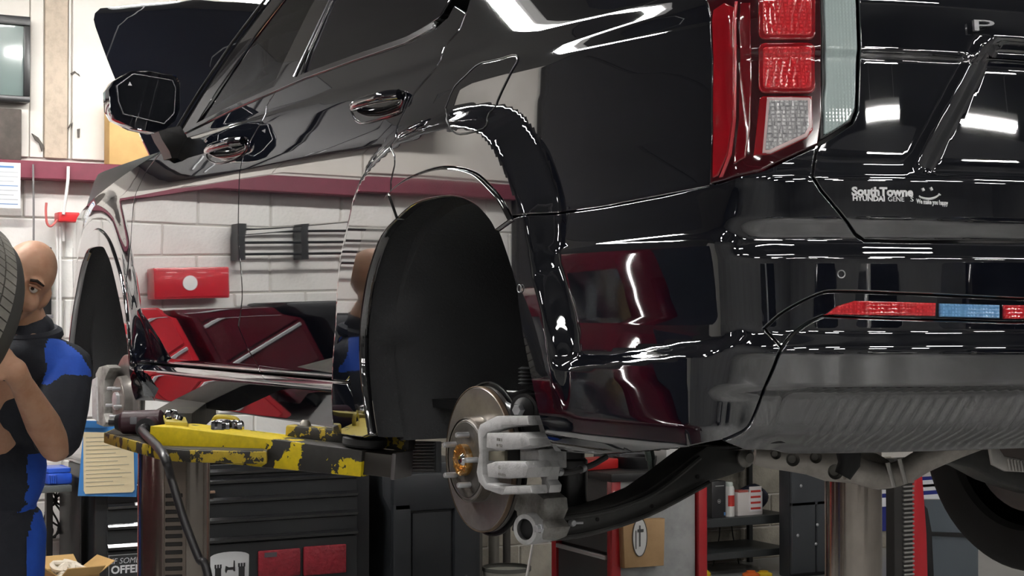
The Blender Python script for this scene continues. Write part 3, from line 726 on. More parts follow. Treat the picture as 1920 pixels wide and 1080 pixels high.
text_mesh('cast_lettering', 'MANDO', .0085, CAST_D, cal, Matrix.Translation(Vector(atY(934, 891, .9585)))@Matrix(((-1, 0, 0, 0), (0, 0, 1, 0), (0, 1, 0, 0), (0, 0, 0, 1))), extrude=.0006)
# brake hose
hp = [atY(1019, 870, .90), atY(1034, 877, .885), atY(1046, 884, .86), atY(1062, 886, .82), atY(1085, 881, .76), atY(1110, 872, .70), atY(1136, 857, .64)]
hs = MB(); hs.tube(spline(hp, 5), .0065, 10); hose = hs.build('brake_hose', mat('grey_hose', (.10, .10, .10), .5), suv)
for i, (x, y, Y) in enumerate(((1036, 879, .88), (1044, 883, .862), (1088, 880, .75))):
    p = atY(x, y, Y); q = atY(x+7, y+2-(5 if i == 2 else 0), Y-.012); f = MB(); f.tube([p, q], .009, 12); f.build('hose_collar', ZINC, hose)
# knuckle and lower bushing
kn = yprism('knuckle', [(930, 925), (1000, 920), (1019, 935), (1021, 958), (1014, 975), (1026, 990), (1018, 1010), (1000, 1017), (978, 1008), (970, 985), (966, 960), (940, 945)], .80, .86, CAST_D, suv, .008)
bu = atY(996, 991, .87); b_ = MB(); b_.lathe([(.022, .02), (.0315, .02), (.0325, .014), (.0325, -.05), (.022, -.05)], 32); b_.build('bushing_ring', CAST, kn, loc=tuple(bu), rot=(-PI/2, 0, .35))
b_ = MB(); b_.lathe([(0, .014), (.012, .014), (.021, .010), (.023, .004), (.023, -.04), (0, -.04)], 32); b_.build('rubber_bushing', RUBBER, kn, loc=tuple(bu), rot=(-PI/2, 0, .35))
ybolt('bushing_bolt', 1012, 991, .905, .008, .01, ZINC, kn)
# upper link with bush
ul = MB(); ul.tube([atY(955, 752, .83), atY(985, 745, .80), atY(1040, 752, .62)], [.016, .018, .016], 12); ul.build('upper_link', SATIN, suv)
p = atY(984, 768, .86); ub = MB(); ub.lathe([(0, .02), (.012, .02), (.02, .012), (.026, .006), (.028, -.02), (0, -.03)], 24); ubo = ub.build('upper_bush', RUBBER, suv, loc=tuple(p), rot=(-PI/2, 0, .5))
nb = MB(); nb.lathe([(0, .034), (.010, .034), (.013, .030), (.013, .012), (0, .012)], 6); nb.build('bush_nut', ZINC, ubo)
b_ = MB(); b_.lathe([(.024, .004), (.034, .004), (.034, -.03), (.024, -.03)], 24, a0=0, a1=2*PI); b_.build('upper_bush_eye', SATIN, ubo)
an = MB(); an.tube([atY(925, 733, .83), atY(985, 736, .80)], .003, 8); an.tube([atY(962, 765, .86), atY(948, 757, .86)], .006, 8); an.build('abs_cable', ZINC, suv)
sp = atY(988, 722, .80); cb = MB()
for k in range(5): cb.lathe([(.012, k*.008), (.020, k*.008+.004), (.012, k*.008+.008)], 16)
cb.build('dust_boot', PLASTIC, suv, loc=tuple(sp))
# lower control arm (its box section runs inboard)
def xprism(name, px, X, xa, xb, m, parent, bev=.004):
    q = [atX(x, y, X) for x, y in px]; b = MB(); b.prism([(p[1], p[2]) for p in q], xa, xb, 'X', bev); return b.build(name, m, parent)
armpx = [(1004, 975), (1040, 966), (1105, 958), (1160, 944), (1215, 921), (1255, 893), (1300, 858), (1340, 830), (1400, 828), (1420, 850), (1402, 884), (1375, 893), (1330, 908), (1270, 944), (1215, 968), (1160, 989), (1105, 1003), (1060, 1010), (1012, 1014), (1000, 1004)]
arm = xprism('lower_control_arm', armpx, -.22, -.21, -.12, ARM, suv, .008)
arib = MB(); arib.tube([atX(x, y, -.22) for x, y in spline([(1030, 974), (1105, 965), (1165, 950), (1220, 928), (1265, 897), (1312, 858)], 4)], .006, 8); arib.tube([atX(x, y, -.22) for x, y in spline([(1010, 1012), (1105, 1000), (1215, 965), (1330, 905)], 4)], .006, 8); arib.build('arm_flange', ARM, arm)
for x, y in ((1120, 974), (1222, 949), (1308, 894)):
    h = MB(); h.lathe([(0, .0012), (.0045, .0012), (.0045, 0)], 14); h.build('arm_hole', mat('dark_slot', (.008, .007, .007), .8), arm, loc=tuple(atX(x, y, -.212)), rot=(0, -PI/2, 0))
p = atX(1071, 980, -.22); h = MB(); h.lathe([(0, .012), (.006, .012), (.008, .008), (.008, 0)], 12); h.tube([(0, 0, .006), (.0, -.022, .012)], .003, 8); h.build('arm_bolt', ZINC, arm, loc=tuple(p), rot=(0, -PI/2, 0))
p = atX(1396, 858, -.22); pv = MB(); pv.lathe([(0, .02), (.011, .02), (.013, .014), (.022, .006), (.022, 0)], 24); pv.build('arm_pivot_bolt', mat('grimy_steel', (.25, .24, .22), .5, .6), arm, loc=tuple(p), rot=(0, -PI/2, 0))
damp = MB(); pd = atX(1066, 905, -.10); damp.lathe([(0, -.07), (.036, -.07), (.042, -.06), (.042, .05), (.036, .055), (.036, .11)], 24); damp_o = damp.build('shock_absorber', SATIN, suv, loc=tuple(pd))
rod = MB(); rod.tube([atX(1216, 835, -.1), atX(1225, 905, -.1)], .008, 10); rod.tube([atX(1215, 835, -.1), atX(1220, 862, -.1)], .011, 10); rod_o = rod.build('link_rod', mat('grey_green_rod', (.20, .25, .23), .4, .5), suv)
sub = MB(); sub.box(-.35, .25, -.30, .30, .30+DZ, .36+DZ, .02); sub.build('rear_subframe', ARM, suv)
under = MB(); under.box(-.95, 3.3, -.80, .80, .34+DZ, .36+DZ); under.build('underbody', SATIN, suv)
# under-bumper shield with hexagonal holes, along the bumper's lower edge
shd = MB(); 
zb_ = lambda s: float(np.interp(s, [.5, .6, .76, .9, 1.1], [.290, .300, .318, .336, .335]))
pp_ = [PP(s, zb_(s)+.004, -.03) for s in np.linspace(.56, 1.0, 16)]; qq_ = [p+np.array([.12, -.07, -.010]) for p in pp_]
shd.grid([[tuple(p) for p in pp_], [tuple(p) for p in qq_], [tuple(p+np.array([0, 0, .01])) for p in qq_]]); sho = shd.build('splash_shield', mat('shield_grey', (.07, .068, .062), .55), suv)
for k in range(14):
    s = .58+k*.030
    for j in range(2):
        p = PP(s+(.017 if j else 0), zb_(s)+.004, -.03)+np.array([.05, -.03, -.0042])*(.6+j*.9); hm = MB(); hm.lathe([(0, -.001), (.011, -.001), (.011, 0)], 6); hm.build('shield_hole', mat('dark_slot', (.008, .007, .007), .8), sho, loc=(p[0], p[1], p[2]-.001))
# lower cross strip under the bumper
ls = MB(); rows = []
for dx, dz in ((.02, .332), (.0, .326), (.02, .322), (.08, .319)): rows.append([(PP(s, .32)[0]+dx+.05, PP(s, .32)[1], dz+DZ) for s in np.linspace(1.02, SC, 14)]+[(PP(s, .32)[0]+dx+.05, -PP(s, .32)[1], dz+DZ) for s in np.linspace(SC, 1.02, 14)])
ls.grid(rows); ls.build('lower_valance', mat('valance_grey', (.10, .098, .09), .5, noise=(10, (.15, .14, .13), .5, .8)), suv)
# exhaust and drive casing
DX = 3.75
ex = MB(); ex.tube(spline([atD(1590, 876, 3.9), atD(1650, 893, 3.9), atD(1695, 884, 3.9), atD(1735, 862, 3.9), atD(1790, 838, 3.9), atD(1850, 815, 3.9)], 6), [.032]*7+[.03]*24, 16); exo = ex.build('exhaust_pipe', ALUM, suv)
for x, y in ((1668, 893), (1690, 886)):
    a = atD(x-4, y-26, 3.87); b = atD(x+8, y+20, 3.87); t = MB(); t.tube([a, b], .006, 8); t.build('pipe_seam', HEAT, exo)
cs = MB(); rows = []
for i, (x, yt, yb) in enumerate(((1415, 838, 872), (1440, 838, 878), (1480, 838, 884), (1515, 840, 890), (1550, 838, 902), (1600, 842, 906), (1640, 850, 906), (1662, 862, 902))):
    c = atD(x, (yt+yb)/2, 3.95); r = (yb-yt)/2/FPX*3.95; rows.append((c, r))
cs.tube([c for c, r in rows], [r for c, r in rows], 20); cso = cs.build('drive_casing', ALUM, suv)
for x, y, r in ((1487, 862, .016), (1455, 852, .012), (1530, 858, .014), (1567, 885, .018)):
    t = MB(); t.lathe([(0, .016), (r*.6, .016), (r*.7, .01), (r, .006), (r, 0)], 16); t.build('casing_bolt', mat('grimy_steel', (.25, .24, .22), .5, .6), cso, loc=tuple(atD(x, y, 3.84)), rot=(0, -PI/2, PI-.5))
mt = MB(); mt.tube([atD(1590, 840, 3.75), atD(1592, 870, 3.75), atD(1580, 892, 3.75)], [.03, .026, .02], 14); mt.build('exhaust_hanger', RUBBER, suv)
hsd = xprism('heat_shield', [(1856, 836), (1872, 838), (1884, 855), (1920, 862), (1935, 886), (1886, 884), (1862, 872)], -.45, -.45, -.44, HEAT, suv, .003)
for k in range(8):
    a = atX(1890+k*6, 860+k*.9, -.452); b = atX(1894+k*6, 882+k*.4, -.452); t = MB(); t.tube([a, b], .0028, 6); t.build('shield_rib', HEAT, hsd)
# right-hand side of the rear suspension, and the wheel that is still on
mirror_part(arm, suv); mirror_part(damp_o, suv) if False else None
wheel = empty('rear_wheel', (hx, -.86, hz), parent=suv)
def tyre_mesh(R=.37, w=.245, rim=.245):
    m = MB(); h = w/2
    pr = [(rim, -h*.78), (rim+.012, -h*.92), (rim+.05, -h*1.0), (R-.035, -h*.98), (R-.012, -h*.90), (R-.004, -h*.80), (R, -h*.6), (R, -h*.33), (R-.008, -h*.32), (R-.008, -h*.27), (R, -h*.26), (R, -h*.03), (R-.008, -h*.02)]
    pr = pr+[(r, -y) for r, y in pr[::-1]]; m.lathe(pr, 64); return m
ty = tyre_mesh(); ty.build('tyre', TIREM, wheel, rot=(PI/2, 0, 0))
rm = MB(); rm.lathe([(.247, -.095), (.243, -.10), (.236, -.095), (.225, -.06), (.215, .0), (.21, .08), (.0, .085)], 48); rm.build('wheel_rim', mat('rim_grey', (.20, .19, .18), .5, .6), wheel, rot=(-PI/2, 0, 0))
dd = MB(); dd.lathe([(0, -.05), (.15, -.05), (.165, -.04), (.165, -.02), (0, -.02)], 40); dd.build('dust_shield', SATIN, wheel, rot=(-PI/2, 0, 0))

# --- left front brake
FH = atY(216, 752, .93); fx, fz = float(FH[0]), float(FH[2])
disc_f = disc('brake_disc', suv, fx+.0, fz, .89, .172)
hatp = MB(); hatp.lathe([(0, .0315), (.083, .0315), (.084, .030)], 40); hatp.build('disc_hat_face', mat('hat_face_f', (.20, .18, .16), .5, .5), disc_f)
hc = MB(); hc.lathe([(0, .045), (.025, .045), (.033, .043), (.034, .030)], 30); hc.build('hub_centre', ZINC, disc_f)
for k in range(5):
    a = math.radians(18+72*k); st = MB(); st.lathe([(.0062, .028), (.0062, .058), (.0052, .0615), (.0, .0615)], 12, M=T(sr*math.cos(a), sr*math.sin(a), 0)); st.build('wheel_stud', ZINC, disc_f)
cf = yprism('front_caliper_bracket', [(186, 700), (192, 688), (206, 684), (214, 690), (208, 700), (203, 712), (202, 775), (206, 792), (200, 800), (188, 795)], .90, .945, CAST_D, suv, .005, Y=.93)
yprism('front_caliper', [(181, 712), (190, 706), (192, 790), (182, 784)], .86, .95, CAST, cf, .005, Y=.93)

# --- door mirror
mg = [(220, 161), (250, 139), (322, 151), (328, 166), (325, 212), (307, 231), (232, 213), (223, 190)]
mh = [(204, 168), (214, 152), (246, 133), (275, 132), (330, 142), (338, 155), (337, 205), (329, 226), (313, 241), (290, 249), (252, 241), (216, 223), (206, 205)]
MX = 1.95
mo = empty('door_mirror', tuple(atX(270, 190, MX)), parent=suv)
o0 = Vector(atX(270, 190, MX))
def loft(name, px, secs, m, parent):
    b = MB(); P0 = [Vector(atX(x, y, MX))-o0 for x, y in px]; rows = []
    for dx, sc, dy, dz in secs: rows.append([(dx, p.y*sc+dy, p.z*sc+dz) for p in P0])
    R = [[b.bm.verts.new(p) for p in row] for row in rows]
    for A, Bq in zip(R[:-1], R[1:]):
        for k in range(len(A)): b.bm.faces.new((A[k], A[(k+1) % len(A)], Bq[(k+1) % len(A)], Bq[k]))
    b.bm.faces.new(R[0]); b.bm.faces.new(R[-1][::-1]); return b.build(name, m, parent, smooth=40)
loft('mirror_housing', mh, [(.004, .97, 0, 0), (0, 1.0, 0, 0), (.02, 1.02, 0, 0), (.08, .98, 0, 0), (.15, .78, -.01, -.005), (.19, .5, -.02, -.01), (.20, .2, -.02, -.01)], PAINT, mo)
loft('mirror_rim', [(x+(x-272)*.03, y+(y-186)*.03) for x, y in mg], [(-.002, 1.0, 0, 0), (.003, 1.01, 0, 0)], mat('mirror_rim', (.45, .45, .46), .2, 1.0), mo)
loft('mirror_glass', mg, [(-.004, 1.0, 0, 0), (.002, 1.0, 0, 0)], mat('mirror_glass', (.012, .013, .016), .02, 0, 1.5), mo)
ml = MB(); a = Vector(atX(240, 160, MX-.006))-o0; ml.prism([(a.y, a.z), (a.y-.006, a.z+.012), (a.y-.013, a.z)], -.0065, -.005, 'X'); ml.build('blind_spot_mark', WHITE_PRINT if 'WHITE_PRINT' in globals() else SATIN, mo)
stm = MB(); sec = []
for (px1, py1), (px2, py2), Xa, ya in (((296, 244), (338, 236), 2.0, 0), ((304, 262), (352, 258), 2.0, 0), ((318, 284), (400, 282), 2.02, 0), ((322, 296), (420, 300), 2.03, 0)):
    A = atX(px1, py1, Xa); Bp = atX(px2, py2, Xa); sec.append([tuple(A), tuple(Bp), (Bp[0]+.07, Bp[1], Bp[2]), (A[0]+.09, A[1], A[2])])
stm.grid(sec, closed_u=True); stm.build('mirror_stem', SATIN, mo).matrix_parent_inverse = Matrix.Translation(-o0)

# --- door handles
def handle(pa, pb, parent, cup):
    c = panel('handle_cup', OB(cup), PIANO, parent, off=.0015, gap=.0002, depth=.002, step=.008)
    (s0, z0), (s1, z1) = OB([pa, pb]); h = MB(); pts = []; rr = []
    for t, o_, r in ((0, .004, .009), (.08, .022, .012), (.3, .034, .0125), (.6, .036, .013), (.85, .030, .014), (1.0, .012, .013)):
        pts.append(tuple(PP(s0+(s1-s0)*t, z0+(z1-z0)*t, o_))); rr.append(r)
    h.tube(spline(pts, 3), [float(v) for v in np.interp(np.linspace(0, 1, 16), np.linspace(0, 1, 6), rr)], 12); h.build('door_handle', PAINT, parent)
    e = MB(); cl = smooth(OB(cup+[cup[0]]), 3)[:-1]; e.tube([tuple(PP(s, z, .003)) for s, z in cl], .0022, 6, closed=True); e.build('handle_cup_edge', mat('dark_chrome', (.25, .25, .27), .12, 1.0), parent)
handle((672, 203), (757, 178), rear_door, [(660, 208), (672, 196), (700, 182), (745, 171), (760, 172), (764, 180), (756, 200), (746, 213), (700, 227), (678, 231), (666, 222)])
handle((396, 284), (462, 264), front_door, [(389, 288), (400, 279), (425, 266), (455, 258), (465, 261), (466, 272), (458, 288), (440, 298), (415, 306), (400, 304), (391, 297)])

# --- open hood (its hinge is at the cowl)
hd = empty('hood', (2.66, 0, 1.13+DZ), parent=suv, rot=(0, math.radians(-43), 0))
hm = MB(); rowsT = []; rowsB = []
L = 1.20
for u in np.linspace(0, 1, 22):
    x = L*u; w = .80+.05*math.sin(min(1, u/.7)*PI/2)
    if u > .82: q = (u-.82)/.18; w -= .17*(1-math.sqrt(max(0, 1-q*q)))
    row = []
    for v in np.linspace(-1, 1, 25):
        crown = -.045*(abs(v)**2.2)-.03*u*u-.02*max(0, (u-.85)/.15)**2; ridge = .010*math.exp(-((abs(v)-.55)/.10)**2)
        row.append((x+.05*(1-v*v)*u, v*w, crown+ridge))
    rowsT.append(row); rowsB.append([(a, b*.985, c-.028) for a, b, c in row])
hm.grid(rowsT); hm.build('hood_skin', PAINT, hd)
hm = MB(); hm.grid(rowsB); hm.build('hood_inner', SATIN, hd)
he = MB(); lo = [r[0] for r in rowsT]+rowsT[-1]+[r[-1] for r in rowsT[::-1]]; lb = [r[0] for r in rowsB]+rowsB[-1]+[r[-1] for r in rowsB[::-1]]
he.grid([lo, lb]); he.build('hood_hem', PAINT, hd)
# ================================================================ the workshop
WX = 5.0
def mottled(name, c1, c2, sc, rough, lo=.4, hi=.7, **k): return mat(name, c1, rough, noise=(sc, c2, lo, hi), **k)
CONC = mottled('polished_concrete', (.25, .25, .245), (.42, .42, .41), 1.1, .28, .35, .7)
CEIL = mat('dark_ceiling', (.10, .10, .105), .7); STEEL_R = mat('roof_steel', (.16, .16, .165), .5)
f = MB(); f.box(-24, WX+.3, -10, 13, -.12, 0); tag(f.build('floor', CONC), kind='structure')
f = MB(); f.box(-24, WX+.3, -10, 13, 5.2, 5.3); tag(f.build('ceiling', CEIL), kind='structure')
WHITEW = mottled('grey_wall', (.26, .26, .26), (.20, .20, .20), .8, .6)
for nm, b in (('wall_left', (-24, WX+.3, 13, 13.2)), ('wall_right', (-24, WX+.3, -10.2, -10)), ('wall_back', (-24.2, -24, -10, 13))):
    f = MB(); f.box(b[0], b[1], b[2], b[3], 0, 5.2); tag(f.build(nm, WHITEW), kind='structure')
for i, x in enumerate((-20, -15.5, -11, -6.5, -2)):
    f = MB(); f.box(x-.08, x+.08, -10, 13, 4.85, 5.2); tag(f.build('trim_%d' % (i+1), STEEL_R), kind='structure')
# front wall: mortar bed, painted blocks below the red beam, boards above
MORT = mat('mortar', (.60, .58, .54), .9); BLK = mottled('painted_block', (.80, .79, .76), (.70, .68, .64), 3, .6, .45, .8, bump=(60, .25)); BLK2 = mottled('bare_block', (.40, .37, .31), (.26, .24, .20), 3, .85, .4, .7, bump=(60, .5))
BOARD = mottled('painted_board', (.70, .67, .62), (.60, .56, .50), 2.2, .65, .4, .8); BOARD2 = mottled('tan_board', (.50, .42, .33), (.38, .31, .24), 25, .7, .45, .75)
MAROON_ST = mottled('maroon_steel', (.20, .035, .06), (.14, .03, .045), 5, .5)
f = MB(); f.box(WX, WX+.3, -10, 13, 0, 5.2); wall_f = tag(f.build('wall_front', MORT), kind='structure')
def block_mesh(m):
    b = MB(); b.box(-.012, .02, -.196, .196, -.096, .096, .006, 1); o = b.build('block', m); me = o.data; bpy.data.objects.remove(o); return me
bm1, bm2 = block_mesh(BLK), block_mesh(BLK2)
for r in range(11):
    for c in range(24):
        y = -4.6+c*.4+(.2 if r % 2 else 0)
        link('block', bm1 if y > -.6 else bm2, wall_f, (WX+.004*random.random(), y, .1+r*.2))
def wy(px, py=250): return float(atX(px, py, WX-.012)[1])
edges = [4.2, wy(-900), wy(-640), wy(-400), wy(-180), wy(55), wy(82), wy(127), wy(134), wy(330), wy(560), wy(800), wy(1100), wy(1500)]
for i, (a, b) in enumerate(zip(edges[:-1], edges[1:])):
    f = MB(); pr = .012 if i % 2 else .020
    f.box(WX-pr, WX+.01, b+.003, a-.003, 2.30, 3.32, .003, 1); f.build('board', BOARD2 if i == 6 else BOARD, wall_f)
f = MB(); f.box(4.87, WX-.005, -4.9, 4.2, 2.185, 2.272, .004, 1); tag(f.build('trim_6', MAROON_ST), kind='structure')
CHIP = mat('bare_chip', (.10, .09, .08), .9)
for px in ([(133, 137), (140, 133), (150, 143), (148, 139), (142, 136), (136, 141)], [(60, 250), (72, 258), (83, 275), (79, 284), (74, 268), (66, 262)], [(126, 242), (133, 231), (137, 230), (130, 240)], [(145, 242), (150, 241), (149, 258), (146, 258)]):
    q = [atX(x, y, WX-.026) for x, y in px]; b = MB(); b.prism([(p[1], p[2]) for p in q], WX-.028, WX-.012, 'X'); b.build('paint_chip', CHIP, wall_f)

# ---------------------------------------------------------------- strip lights (their glow lights the workshop)
TUBE = mat('led_tube', (1, 1, 1), .4, emit=(1.0, .97, .93), estr=44); TUBE_ADDED = mat('led_tube_added', (1, 1, 1), .4, emit=(1.0, .98, .95), estr=100); TUBE3 = mat('led_tube_low', (1, 1, 1), .4, emit=(1.0, .98, .95), estr=34); HOUS = mat('lamp_housing', (.7, .7, .7), .4)
def strip_light(x, y, z, L, along, tube=TUBE, label='', nm='strip_light'):
    e = empty(nm, (x, y, z), PI/2 if along == 'Y' else 0, label, 'light', 'strip lights under the workshop ceiling')
    h = MB(); h.box(-L/2, L/2, -.09, .09, .03, .09, .01, 1); h.build('lamp_housing', HOUS, e)
    for s in (-1, 1):
        t = MB(); t.tube([(-L/2+.02, s*.045, .012), (L/2-.02, s*.045, .012)], .018, 10); t.build('lamp_tube', tube, e)
    for s in (-1, 1):
        c = MB(); c.tube([(s*L*.35, 0, .08), (s*L*.35, 0, 5.2-z)], .004, 6); c.build('hanging_wire', HOUS, e)
    return e
LX = [-17.5, -13.2, -8.8, -4.2, .6]; LY = [-7.0, -3.6, -.4, 2.9, 6.2, 9.6]
for ix, x in enumerate(LX):
    for iy, y in enumerate(LY):
        strip_light(x, y, 4.55, 1.3, 'Y', TUBE, 'white ceiling strip light, %s row from the block wall, %s from the left' % (['fifth', 'fourth', 'third', 'second', 'first'][ix], ['sixth', 'fifth', 'fourth', 'third', 'second', 'first'][iy]))
p = atD(440, -4, 7.4); strip_light(float(p[0]), float(p[1]), float(p[2]), 1.2, 'Y', TUBE3, 'bright strip light hanging low above the open hood')
strip_light(2.6, 2.6, 3.5, 2.4, 'Y', TUBE_ADDED, 'long strip light added out of view to brighten the painted block wall, left of the car')  # added lamp, brightens the stretch of wall mirrored in the doors

# ---------------------------------------------------------------- two-post lift
LIFT_ST = mat('lift_piston', (.50, .45, .40), .16, .95, noise=(2.5, (.36, .31, .27), .4, .7))
def chipped(name, yel=(.90, .68, .01), dark=(.035, .033, .03), thr=.5, ax=0, g0=0., g1=0., sc=9):
    m = bpy.data.materials.new(name); m.use_nodes = True; nt = m.node_tree; b = nt.nodes['Principled BSDF']; b.inputs['Roughness'].default_value = .5
    tc = nt.nodes.new('ShaderNodeTexCoord'); n = nt.nodes.new('ShaderNodeTexNoise'); n.inputs['Scale'].default_value = sc; n.inputs['Detail'].default_value = 7; n.inputs['Roughness'].default_value = .6
    sp = nt.nodes.new('ShaderNodeSeparateXYZ'); ma = nt.nodes.new('ShaderNodeMath'); ma.operation = 'MULTIPLY_ADD'; ma.inputs[1].default_value = g1; ma.inputs[2].default_value = g0
    ad = nt.nodes.new('ShaderNodeMath'); ad.operation = 'ADD'; gt = nt.nodes.new('ShaderNodeMath'); gt.operation = 'GREATER_THAN'; gt.inputs[1].default_value = thr
    mx = nt.nodes.new('ShaderNodeMixRGB'); mx.inputs[1].default_value = (*dark, 1); mx.inputs[2].default_value = (*yel, 1)
    nn = nt.nodes.new('ShaderNodeTexNoise'); nn.inputs['Scale'].default_value = 70; mx2 = nt.nodes.new('ShaderNodeMixRGB'); mx2.blend_type = 'MULTIPLY'; mx2.inputs[0].default_value = .35
    nt.links.new(tc.outputs['Object'], n.inputs['Vector']); nt.links.new(tc.outputs['Object'], sp.inputs[0]); nt.links.new(sp.outputs[ax], ma.inputs[0])
    nt.links.new(n.outputs['Fac'], ad.inputs[0]); nt.links.new(ma.outputs[0], ad.inputs[1]); nt.links.new(ad.outputs[0], gt.inputs[0]); nt.links.new(gt.outputs[0], mx.inputs[0])
    nt.links.new(tc.outputs['Object'], nn.inputs['Vector']); nt.links.new(mx.outputs[0], mx2.inputs[1]); nt.links.new(nn.outputs['Fac'], mx2.inputs[2]); nt.links.new(mx2.outputs[0], b.inputs['Base Color'])
    bp = nt.nodes.new('ShaderNodeBump'); bp.inputs['Strength'].default_value = .4; bp.inputs['Distance'].default_value = .003; nt.links.new(gt.outputs[0], bp.inputs['Height']); nt.links.new(bp.outputs['Normal'], b.inputs['Normal'])
    return m
YEL_ARM = chipped('chipped_yellow_arm', thr=.5, ax=0, g0=.13, g1=-.36, sc=11); YEL_PL = chipped('worn_yellow_plate', yel=(.55, .40, .03), thr=.49, sc=16); GRIME_SHADE = mat('grimy_shaded_plate', (.045, .042, .036), .55, .3, noise=(12, (.10, .09, .06), .5, .8))
PX = 1.17
def post(y, label):
    e = empty('lift_post', (PX, y, 0), label=label, cat='lift post', group='posts of the vehicle lift')
    m = MB(); m.lathe([(0, 0), (.13, 0), (.13, .02), (.0975, .021), (.0975, 1.149), (0, 1.149)], 48); m.build('piston', LIFT_ST, e)
    return e
lp = post(1.2, 'brown-grey steel lift post with a slotted rack, under the yellow arm')
rp_ = post(-1.2, 'plain shiny steel lift post to the right, beyond the rear bumper')
va = math.atan2(CAMP[1]-1.2, CAMP[0]-PX)
rk = MB(); rk.box(.088, .1005, -.030, .030, .05, 1.16, .002, 1); rko = rk.build('lock_rack', mat('rack_brown', (.17, .14, .12), .4, .6), lp, rot=(0, 0, va+.03))
for k in range(40):
    t = MB(); t.box(.097, .1022, -.026, .020, 1.02-k*.0217, 1.02-k*.0217+.012, .002, 1); t.build('rack_slot', mat('rack_slot', (.012, .010, .009), .6), rko)
# rear arm
A = atY(318, 822, 1.30); Bq = atY(700, 864, .92); dv = Bq-A; L = float(np.linalg.norm(dv[:2])); ang = math.atan2(dv[1], dv[0])
lift_arm = empty('lift_arm_pivot', (0, 0, 0), parent=lp); bpy.data.objects.remove(lift_arm)
AT = Matrix.Translation((float(A[0])-PX, float(A[1])-1.2, float(A[2])))@Matrix.Rotation(ang, 4, 'Z')@Matrix.Rotation(math.atan2(-dv[2], L), 4, 'Y')
am = MB(); am.prism([(-.02, -.036), (-.02, .034), (.05, .038), (L, .030), (L+.0, -.034), (.16, -.040), (.10, -.030)], -.065, .065, 'Y', .004)
ao = am.build('swing_arm', YEL_ARM, lp); ao.matrix_local = AT
ex_ = MB(); ex_.box(L-.12, L+.075, -.05, .05, -.030, .026, .004); exo_ = ex_.build('arm_extension', mat('bare_steel', (.06, .055, .05), .4, .7), ao)
e_ = MB(); e_.box(L+.072, L+.084, -.054, .054, -.034, .030, .003); e_.build('extension_end', mat('grey_stop', (.16, .15, .15), .5, .5), ao)
pd = MB(); pd.box(L-.26, L+.08, .03, .075, .028, .062, .006); pdo = pd.build('pad_bracket', YEL_PL, ao)
for dx in (-.09, .03):
    b = MB(); b.lathe([(0, .006), (.006, .006), (.007, .004), (.012, .003), (.012, 0)], 16); b.build('bracket_bolt', ZINC, ao, loc=(L+dx, .075, .045), rot=(-PI/2, 0, 0))
pc = MB(); pc.lathe([(0, 0), (.05, 0), (.055, .006), (.055, .02), (.045, .026), (0, .026)], 24); pc.build('rubber_pad', RUBBER, ao, loc=(L-.02, -.01, .034))
kb = MB(); kb.lathe([(0, .02), (.008, .02), (.014, .012), (.016, 0), (.012, -.006)], 16); kb.build('adjuster_knob', mat('worn_knob', (.30, .28, .25), .4, .7), ao, loc=(L-.22, .062, .056))
clp = MB(); clp.tube(spline([(.10, .045, .034), (.10, .045, .056), (.115, .045, .064), (.155, .045, .064), (.17, .045, .056), (.17, .045, .034)], 3), .006, 8); clp.build('arm_clip', mat('worn_yellow', (.50, .40, .06), .5), ao)
# yoke plate on the post
yk = [atZ(x, y, 1.180) for x, y in [(195, 811), (240, 824), (300, 840), (345, 844), (500, 847), (506, 835), (480, 822), (330, 808), (215, 802)]]
m = MB(); m.prism([(p[0]-PX, p[1]-1.2) for p in yk], 1.150, 1.180, 'Z', .003); ypl = m.build('yoke_plate', YEL_PL, lp)
m = MB(); cpt = np.mean(yk, axis=0); m.prism([((p[0]-cpt[0])*.97+cpt[0]-PX, (p[1]-cpt[1])*.94+cpt[1]-1.2) for p in yk], 1.180, 1.1812, 'Z'); m.build('yoke_top', GRIME_SHADE, ypl)
# front swing arm, dark colour standing in for shade under the sill; the far side's arms
fa = MB(); fa.box(0, 1.05, -.06, .06, -.036, .036, .004); fao = fa.build('swing_arm', GRIME_SHADE, lp); fao.matrix_local = Matrix.Translation((.10, -.02, 1.20))@Matrix.Rotation(math.radians(-22), 4, 'Z')
fp = MB(); fp.lathe([(0, 0), (.055, 0), (.055, .025), (0, .025)], 20); fp.build('rubber_pad', RUBBER, fao, loc=(1.0, 0, .036))
for sg, a in ((1, 22), (-1, 158)):
    fa = MB(); fa.box(0, .95, -.06, .06, -.036, .036, .004); o = fa.build('swing_arm', YEL_ARM, rp_); o.matrix_local = Matrix.Translation((0, .02, 1.19))@Matrix.Rotation(math.radians(a), 4, 'Z')
m = MB(); m.box(-.22, .22, -.13, .13, 1.15, 1.19, .01); m.build('yoke_plate', YEL_PL, rp_)

# ---------------------------------------------------------------- impact wrench and lug nuts on the lift arm
WR = mat('wrench_maroon', (.055, .022, .030), .38); WRB = mat('wrench_black', (.018, .018, .02), .45)
wp = atZ(262, 815, 1.1815); vdir = np.array([_f[0], _f[1]]); rz = math.atan2(_r[1], _r[0])
wr = empty('impact_wrench', tuple(wp), rz, 'dark maroon air impact wrench lying on the lift plate, hose attached', 'impact wrench')
m = MB(); m.tube([(-.055, .0, .034), (-.045, 0, .034), (.020, 0, .034), (.058, 0, .036), (.064, 0, .036)], [.024, .032, .034, .033, .026], 20); m.build('motor_body', WR, wr)
m = MB(); m.tube([(-.066, 0, .034), (-.052, 0, .034)], [.020, .026], 16); m.tube([(-.085, 0, .034), (-.066, 0, .034)], .009, 8); m.build('anvil', WRB, wr)
m = MB(); m.tube([(.035, .0, .03), (.038, -.05, .026), (.042, -.10, .026), (.044, -.125, .026)], [.024, .024, .026, .024], 16); m.build('grip', WR, wr)
